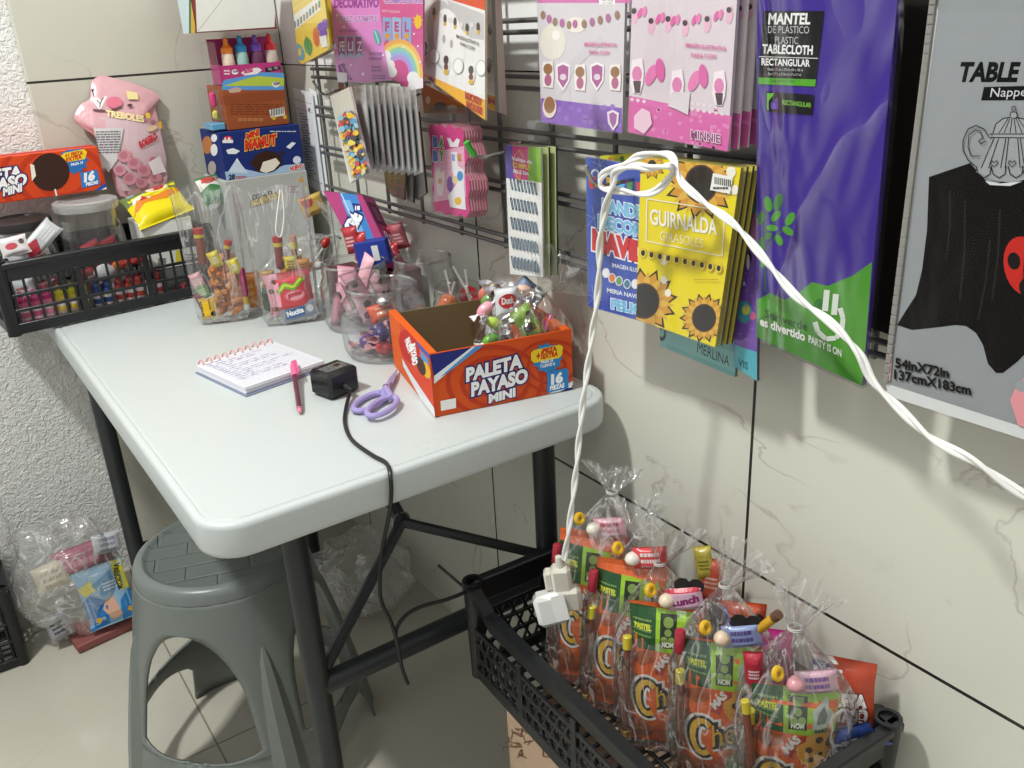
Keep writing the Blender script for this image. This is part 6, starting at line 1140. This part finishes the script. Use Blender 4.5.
for k in range(5):
    (bx0, by0), T = SP[k]; B = V((bx0, by0, CB+.004)); T = V(T); up = T-B; L = up.length; ey = up.normalized(); fx = (exb-ey*exb.dot(ey)).normalized(); fn = fx.cross(ey); wz = WH[k]
    P = lambda x, y, z: B+fx*x+ey*y-fn*z if False else B+fx*x+ey*y+fn*z
    wrapper(B+ey*(L/2), fx, ey, .094, L, .03, 'orange puff snack packet with a green top band, '+wz, 'snack', 'ea661b', gp1, snack_art, 'snack_packet')
    bar_sweet(P(-.05, .0, .012), P(-.048, .185, .008), .0048, ((0, .1, 'c8a03a', 1.1), (.1, .78, '7a4636', 1), (.74, .84, 'd2c23a', 1.25)), 'long brown candy stick with a yellow ring, '+wz, gp3)
    if k in (0, 1, 3): bar_sweet(P(-.05, .178, .008), P(-.049, .208, .006), .0065, ((0, 1, 'a82a3c', 1),), 'short red sweet piece above the brown stick, '+wz, gp4)
    if k < 4:
        o = thing('blister_lollipop', 'green lollipop with a white stick in a clear blister, '+wz, 'lollipop', P(.024, .02, .03), gp2); R = frame((0, 0, 0), fx, ey=ey).to_3x3()
        MB().ink('3c7d36').blob(P(.024, .034, .025), (.017, .024, .009), 14, R, .25, k).build('candy_head', CANDY, o); MB().tube([P(.024, .05, .027), P(.026, .09, .024)], .0035, 8).build('stick', mat('white_paper_stick', 'f0f0ee', .5), o)
        m3 = MB(); m3.loft([[P(.024+.023*q*math.cos(a*PI/10)*(1+.08*math.cos(a*PI/2)), .052+.052*q*math.sin(a*PI/10), z) for a in range(20)] for q, z in ((1.05, .016), (1, .02), (.92, .036), (.5, .04), (.05, .041))], cap=False).build('clear_blister', m_bl, o); m3 = MB().ink('f0f4ea')
        for i in range(3): m3.tube([P(.016, .028+i*.006, .0345), P(.026, .031+i*.006, .0345)], .0013, 6)
        m3.build('white_stripes', CANDY, o)
    sweet_ring(P(-.02, L+.022, .01), .008, 'yellow ring sweet on top of the snack packet, '+wz, 'e8b92a', gp4)
    single(MB().ink(('efe6d6', 'f0e8dc', 'ead8c0', 'e8cdb4', 'e0a0a8')[k]).blob(P(.0, L+.008, .006), (.012, .01, .009), 12), 'marshmallow', FOIL, ('white', 'cream', 'pale cream', 'peach', 'pink')[k]+' marshmallow beside the yellow ring, '+wz, 'sweet', gp4)
    wrapper(P(.022, L+.012, .004), fx+ey*.2, ey-fx*.2, .045, .03, .012, 'small lettered sweet packet above the snack packet, '+wz, 'sweet', ('e8b4c0', 'd8424a', 'dcb4cc', '8a9ac8', 'c8a0b0')[k], gp4, (lambda A: (A.text('Lunch', (-.4, -.15), (.4, -.05), .2, '8a2a6a', .05), A.rect(-.5, .22, .5, .34, 'c8324a'))) if k == 2 else scr(('c04a6a', 'f0e0e0', '', '5a4a8a', '7a5a9a')[k] or 'c04a6a', k+3))
    if k in (2, 3):
        m3 = MB()
        for dx in (0, .018): m3.prism([(.0105*math.cos(PI/8+i*PI/4), .0105*math.sin(PI/8+i*PI/4)) for i in range(8)], 0, .001, frame(P(.018+dx*.9, L+.03, .004), fx, ey=ey))
        single(m3.ink('1e1c1e'), 'warning_seals_card', mat('black_print', '1c1b1d', .5), 'pair of black octagon marks above the snack packet, '+wz, 'sweet', gp4)
    tie, fpx = TIES[k]; base = B+V((.008, 0, -.003)); tied_bag(base, EZ, tie, ax(*fpx, tie[0]+.012), .066, .044, exb, 'tied cellophane snack bag '+('farthest from the camera in the floor crate', 'second farthest in the floor crate', 'in the middle of the row in the floor crate', 'fourth along the row in the floor crate', 'nearest the camera in the floor crate')[k], gp5, 20+k, fl=.62)
def cr(u, v, x): return ax(u, v, x)
wrapper(cr(770, 668, -.07), V((.4, -.9, .2)), V((.1, .35, .95)), .06, .1, .016, 'magenta sweet packet standing behind the nearest snack packet', 'sweet', 'b02a7c', None, lambda A: (A.scribble(-.3, .2, .4, .5, 3, '7a1a54', 3), A.disc(.1, .0, .22, 'd8b0cc', .16), A.text('Bubu', (-.08, -.05), (.28, 0), .14, '6a1a4a', .05)))
wrapper(cr(843, 706, -.055), V((.42, -.85, .1)), V((.25, .05, 1)), .07, .115, .018, 'red brown lettered sweet packet at the right of the nearest tied bag', 'sweet', 'b24326', None, lambda A: (A.poly([(-.5, .5), (-.2, .42), (0, .62), (-.2, .84), (-.5, .8)], 'e6e2e2'), A.poly([(-.5, .6), (-.3, .55), (-.2, .7), (-.5, .74)], '3a62b8'), A.text('PALETA', (-.36, .02), (.4, .1), .2, 'f4f0ee', .08, out=('6a241a', .08)), A.text('PAYASO', (-.34, -.24), (.42, -.14), .2, 'f4f0ee', .08, out=('6a241a', .08)), A.poly([(-.1, -.5), (.4, -.44), (.4, -.26), (-.1, -.34)], '2a2a6a'), A.text('MINI', (-.04, -.46), (.32, -.4), .1, 'f4f0ee', .06)))
wrapper(cr(842, 742, -.075), V((.3, -.7, .62)), V((-.5, .3, .75)), .1, .045, .018, 'blue lettered sweet packet slanting low in the nearest tied bag', 'sweet', '2c4486', None, lambda A: (A.text('TIGER', (-.32, -.1), (.36, -.08), .2, 'dfe6f4', .05, out=('1a2450', .05)), A.poly([(-.5, .1), (-.2, .06), (-.4, .2)], 'c8324a')))
wrapper(cr(745, 628, -.06), V((.5, -.8, .1)), V((.2, 0, 1)), .055, .07, .016, 'orange red sweet packet behind the tie of the nearest bag', 'sweet', 'c4502c', None, lambda A: (A.disc(.3, .3, .16, '242224', .14), A.poly([(-.5, -.1), (-.3, .1), (-.4, .5), (-.5, .5)], '3a5ab0'), A.scribble(-.2, -.4, .4, 0, 2, 'f0e6e0', 5)))
bar_sweet(cr(749, 637, -.1), cr(779, 614, -.1), .0055, ((0, .86, 'd8a42a', 1), (.84, 1, '6a4a3a', 1.1)), 'yellow candy tube slanting at the top of the fourth tied bag', None)
wrapper(cr(704, 563, -.055), V((.6, -.75, .2)), V((.2, .1, 1)), .024, .046, .012, 'yellow green wrapped sweet at the right of the middle tied bag', 'sweet', 'bfb04a', None, scr('6a7a2a', 4))
wrapper(cr(712, 580, -.05), V((.5, -.8, 0)), V((.2, 0, 1)), .03, .06, .014, 'coral sweet packet at the wall side of the middle tied bag', 'sweet', 'd0604a', None, scr('e8c8b8', 2)); wrapper(cr(754, 670, -.14), V((.6, -.7, .1)), EZ, .022, .05, .014, 'crimson sweet packet at the left of the nearest snack packet', 'sweet', 'b02038', None, scr('e8d0d4', 3))
bar_sweet(cr(745, 700, -.17), cr(752, 764, -.17), .0042, ((0, .2, 'c9b83a', 1.2), (.18, 1, '7a4a3a', 1)), 'thin candy stick at the left side of the nearest tied bag', None)
# ================================================================ white cord and charger
m_cd = mat('white_cord_pvc', 'efefec', .4)
def twisted(pts, r, pitch, k=10):
    P = spline(pts, k); out = ([], []); s = 0; up = None
    for i, p in enumerate(P):
        t = (P[min(i+1, len(P)-1)]-P[max(i-1, 0)]).normalized(); up = t.orthogonal() if up is None else up-t*up.dot(t); up.normalize(); w = t.cross(up)
        if i: s += (p-P[i-1]).length
        a = s/pitch*2*PI; d = up*math.cos(a)+w*math.sin(a); out[0].append(p+d*r*.95); out[1].append(p-d*r*.95)
    mb = MB()
    for q in out: mb.tube(q, r, 8)
    return mb
xc = -.152
pts = [ax(1075, 520, -.13), ax(1024, 495, -.135), ax(975, 462, -.145), ax(930, 437, -.15), ax(893, 402, -.15), ax(872, 380, -.15), ax(858, 352, xc), ax(830, 322, xc), ax(797, 297, xc), ax(772, 268, xc), ax(757, 250, xc), ax(735, 225, xc), ax(704, 202, xc), ax(682, 182, xc+.0), ax(674, 160, xc+.012), ax(664, 153.5, xc+.012), ax(640, 156, xc), ax(624, 164, xc), ax(606, 172, xc-.012), ax(600, 180, xc-.012), ax(603, 188, xc-.01), ax(620, 191, xc-.008), ax(645, 194, xc-.004), ax(660, 188, xc), ax(673, 172, xc+.004), ax(668, 166, xc-.008), ax(650, 168, xc-.01), ax(634, 166, xc-.012), ax(616, 172, xc-.016), ax(613, 184, xc-.014), ax(606, 205, xc-.012), ax(600, 240, xc-.01), ax(598, 290, xc-.008), ax(590, 350, -.165), ax(582, 410, -.175), ax(576, 470, -.185), ax(570, 520, -.197), ax(564, 560, -.205)]
ec = thing('extension_cord', 'white twisted two wire cord looped on the hook and hanging into the crate', 'cord', pts[-1]); twisted(pts, .0022, .1).build('twisted_wire', m_cd, ec)
hd = (ax(562, 570, -.205)); SX = frame(hd+V((0, 0, -.02)), V((.75, -.62, .1)), ey=V((-.3, .2, .9))); m_so = mat('cream_socket_plastic', 'd6d2c6', .4); SR = SX.to_3x3()
sk = MB(); sk.box(SX @ V((0, .002, 0)), (.026, .05, .022), SR, .004); sk.box(SX @ V((.006, -.022, .004)), (.034, .036, .02), SR, .005); sk.box(SX @ V((-.017, .006, -.002)), (.012, .03, .016), SR, .003); sk.build('socket_block', m_so, ec); MB().tube([SX @ V((0, .022, 0)), SX @ V((0, .042, 0))], [.007, .0042], 10).build('cord_grip', m_so, ec)
wc = thing('wall_charger', 'white square phone charger plugged into the hanging cord end', 'charger', ax(552, 606, -.225)); WX = frame(ax(551, 607, -.222), V((.82, -.5, .2)), ey=V((.0, .25, .95))); MB().box(WX.translation, (.042, .044, .03), WX.to_3x3(), .006).build('charger_body', mat('white_gloss_plastic', 'd9d9d8', .22), wc); MB().ink('e2e2e0').box(WX @ V((.012, .002, .0152)), (.018, .036, .0006), WX.to_3x3(), .0002).build('face_seam', PAPER, wc); MB().box(WX @ V((.023, .01, 0)), (.006, .012, .002), WX.to_3x3()).build('prong', m_hook, wc)
# ================================================================ bags on the floor
def film_blob(c, r, label, name='clear_plastic_bag', seed=0, wob=.35, flat=0., m=None):
    c = V(c); o = thing(name, label, 'bag', c-V((0, 0, r[2])), None); mb = MB()
    def f(u, v):
        a, b = 2*PI*u, PI*(v-.5); p = V((math.cos(b)*math.cos(a), math.cos(b)*math.sin(a), math.sin(b))); k = 1+wob*mnoise(p*1.6+V((seed, seed*2., 0)))+wob*.45*mnoise(p*4.5+V((0, seed, seed)))
        q = V((p.x*r[0]*k, p.y*r[1]*k, p.z*r[2]*k)); return c+V((q.x, q.y, max(q.z, -r[2]*.98)))
    mb.grid(f, 56, 36, True); mb.build('bag_film', m or POLY, o, smooth=70); return o
film_blob((-.7, 1.945, .15), (.105, .075, .15), 'big clear plastic bag of printed packets on the floor by the back table leg', seed=2.3, wob=.22)
gF = 'packets in the clear floor bag'
MB_ = MB().ink('8f5552').box((-.66, 1.925, .012), (.14, .09, .02), rotz(8), .003); single(MB_, 'flat_carton', PAPER, 'flat dull red carton under the packets in the clear floor bag', 'box')
wrapper(V((-.64, 1.9, .105)), V((1, -.12, .1)), V((-.08, .35, .9)), .105, .135, .03, 'blue and white packet printed with yellow and skin tones in the floor bag', 'packet', '8fb4d0', gF, lambda A: (A.poly([(-.5, -.64), (-.1, -.6), (.0, -.1), (-.3, .1), (-.5, 0)], '2f78bc'), A.poly([(0, -.55), (.2, -.5), (.15, -.05), (-.05, -.1), (-.14, -.25)], 'd8aa94'), A.poly([(.15, -.64), (.5, -.6), (.5, 0), (.25, -.2)], '3a82c4'), A.poly([(.28, .64), (.5, .6), (.5, -.02), (.34, 0)], 'e2d23a'), A.poly([(-.5, .3), (-.2, .4), (-.1, .2), (-.4, .1)], 'e0d24a'), A.poly([(-.2, .3), (.25, .5), (.25, .1), (-.05, 0)], '4f93c4'), A.scribble(.0, .1, .28, .3, 3, 'dfe6ee', 2), A.text('MICROFIBRA', (.38, .02), (.44, .55), .1, '2a2a2a', .04, up=(-.1, .01)), A.disc(-.28, -.45, .06, 'd8aa3a'), A.disc(.38, -.45, .06, 'd8aa3a')), 'printed_packet', GLOSS)
wrapper(V((-.66, 1.95, .185)), V((1, 0, .05)), V((0, .3, 1)), .12, .06, .03, 'deep pink packet behind the blue one in the clear floor bag', 'packet', 'b0506e', gF, scr('d890a4', 3)); wrapper(V((-.61, 1.93, .212)), V((1, 0, -.1)), V((0, .4, 1)), .06, .045, .02, 'pale grey white packet on top of the pink one in the floor bag', 'packet', 'c9ccd2', gF, scr('9aa0ac', 5)); wrapper(V((-.73, 1.94, .17)), V((1, 0, .1)), V((0, .4, 1)), .07, .06, .025, 'cream coloured packet at the left of the pink one in the floor bag', 'packet', 'd6cab4', gF, scr('a89a80', 6))
wrapper(V((-.745, 1.92, .06)), V((1, 0, .2)), V((0, .3, 1)), .05, .06, .02, 'small black and white packet low at the left in the floor bag', 'packet', '9a9aa0', gF, scr('2a2a30', 7))
film_blob((-.93, 1.955, .3), (.15, .075, .11), 'clear plastic bag bulging out of the black crate at the left', seed=5.1, wob=.3)
film_blob((-.13, 1.66, .075), (.1, .13, .075), 'empty crumpled clear plastic bag on the floor under the table', seed=7.7, wob=.35)
# ================================================================ light and camera
w = bpy.data.worlds.new('room_light'); SC.world = w; w.use_nodes = True
w.node_tree.nodes['Background'].inputs[0].default_value = (1, 1, 1, 1); w.node_tree.nodes['Background'].inputs[1].default_value = .45
def lamp(name, loc, aim, size, power, col=(.985, 1, .955)):
    d = bpy.data.lights.new(name, 'AREA'); d.shape = 'DISK'; d.size = size; d.energy = power; d.color = col
    o = bpy.data.objects.new(name, d); COL.objects.link(o); o.location = loc
    o.rotation_euler = (V(aim)-V(loc)).to_track_quat('-Z', 'Y').to_euler(); return o
lamp('ceiling_lamp', (-1.5, 1.08, 2.95), (-.5, .9, .7), .2, 57)
lamp('ceiling_lamp', (-1.9, -1.2, 2.9), (-.8, .6, .4), .5, 9)
cd = bpy.data.cameras.new('camera'); cam = bpy.data.objects.new('camera', cd); COL.objects.link(cam)
cd.sensor_width = 36; cd.lens = FOC/1024*36; cd.clip_start = .02
cam.matrix_world = M(((RX.x, RX.y, RX.z, CAM.x), (RY.x, RY.y, RY.z, CAM.y), (RZ.x, RZ.y, RZ.z, CAM.z), (0, 0, 0, 1)))
SC.camera = cam
SC.view_settings.view_transform = 'Standard'; SC.view_settings.look = 'None'; SC.view_settings.gamma = 1; SC.view_settings.use_curve_mapping = False
SC.view_settings.exposure = 0
SC.cycles.max_bounces = 24; SC.cycles.transparent_max_bounces = 24; SC.cycles.diffuse_bounces = 4; SC.cycles.glossy_bounces = 4; SC.cycles.caustics_reflective = False
SC.cycles.sample_clamp_indirect = 4
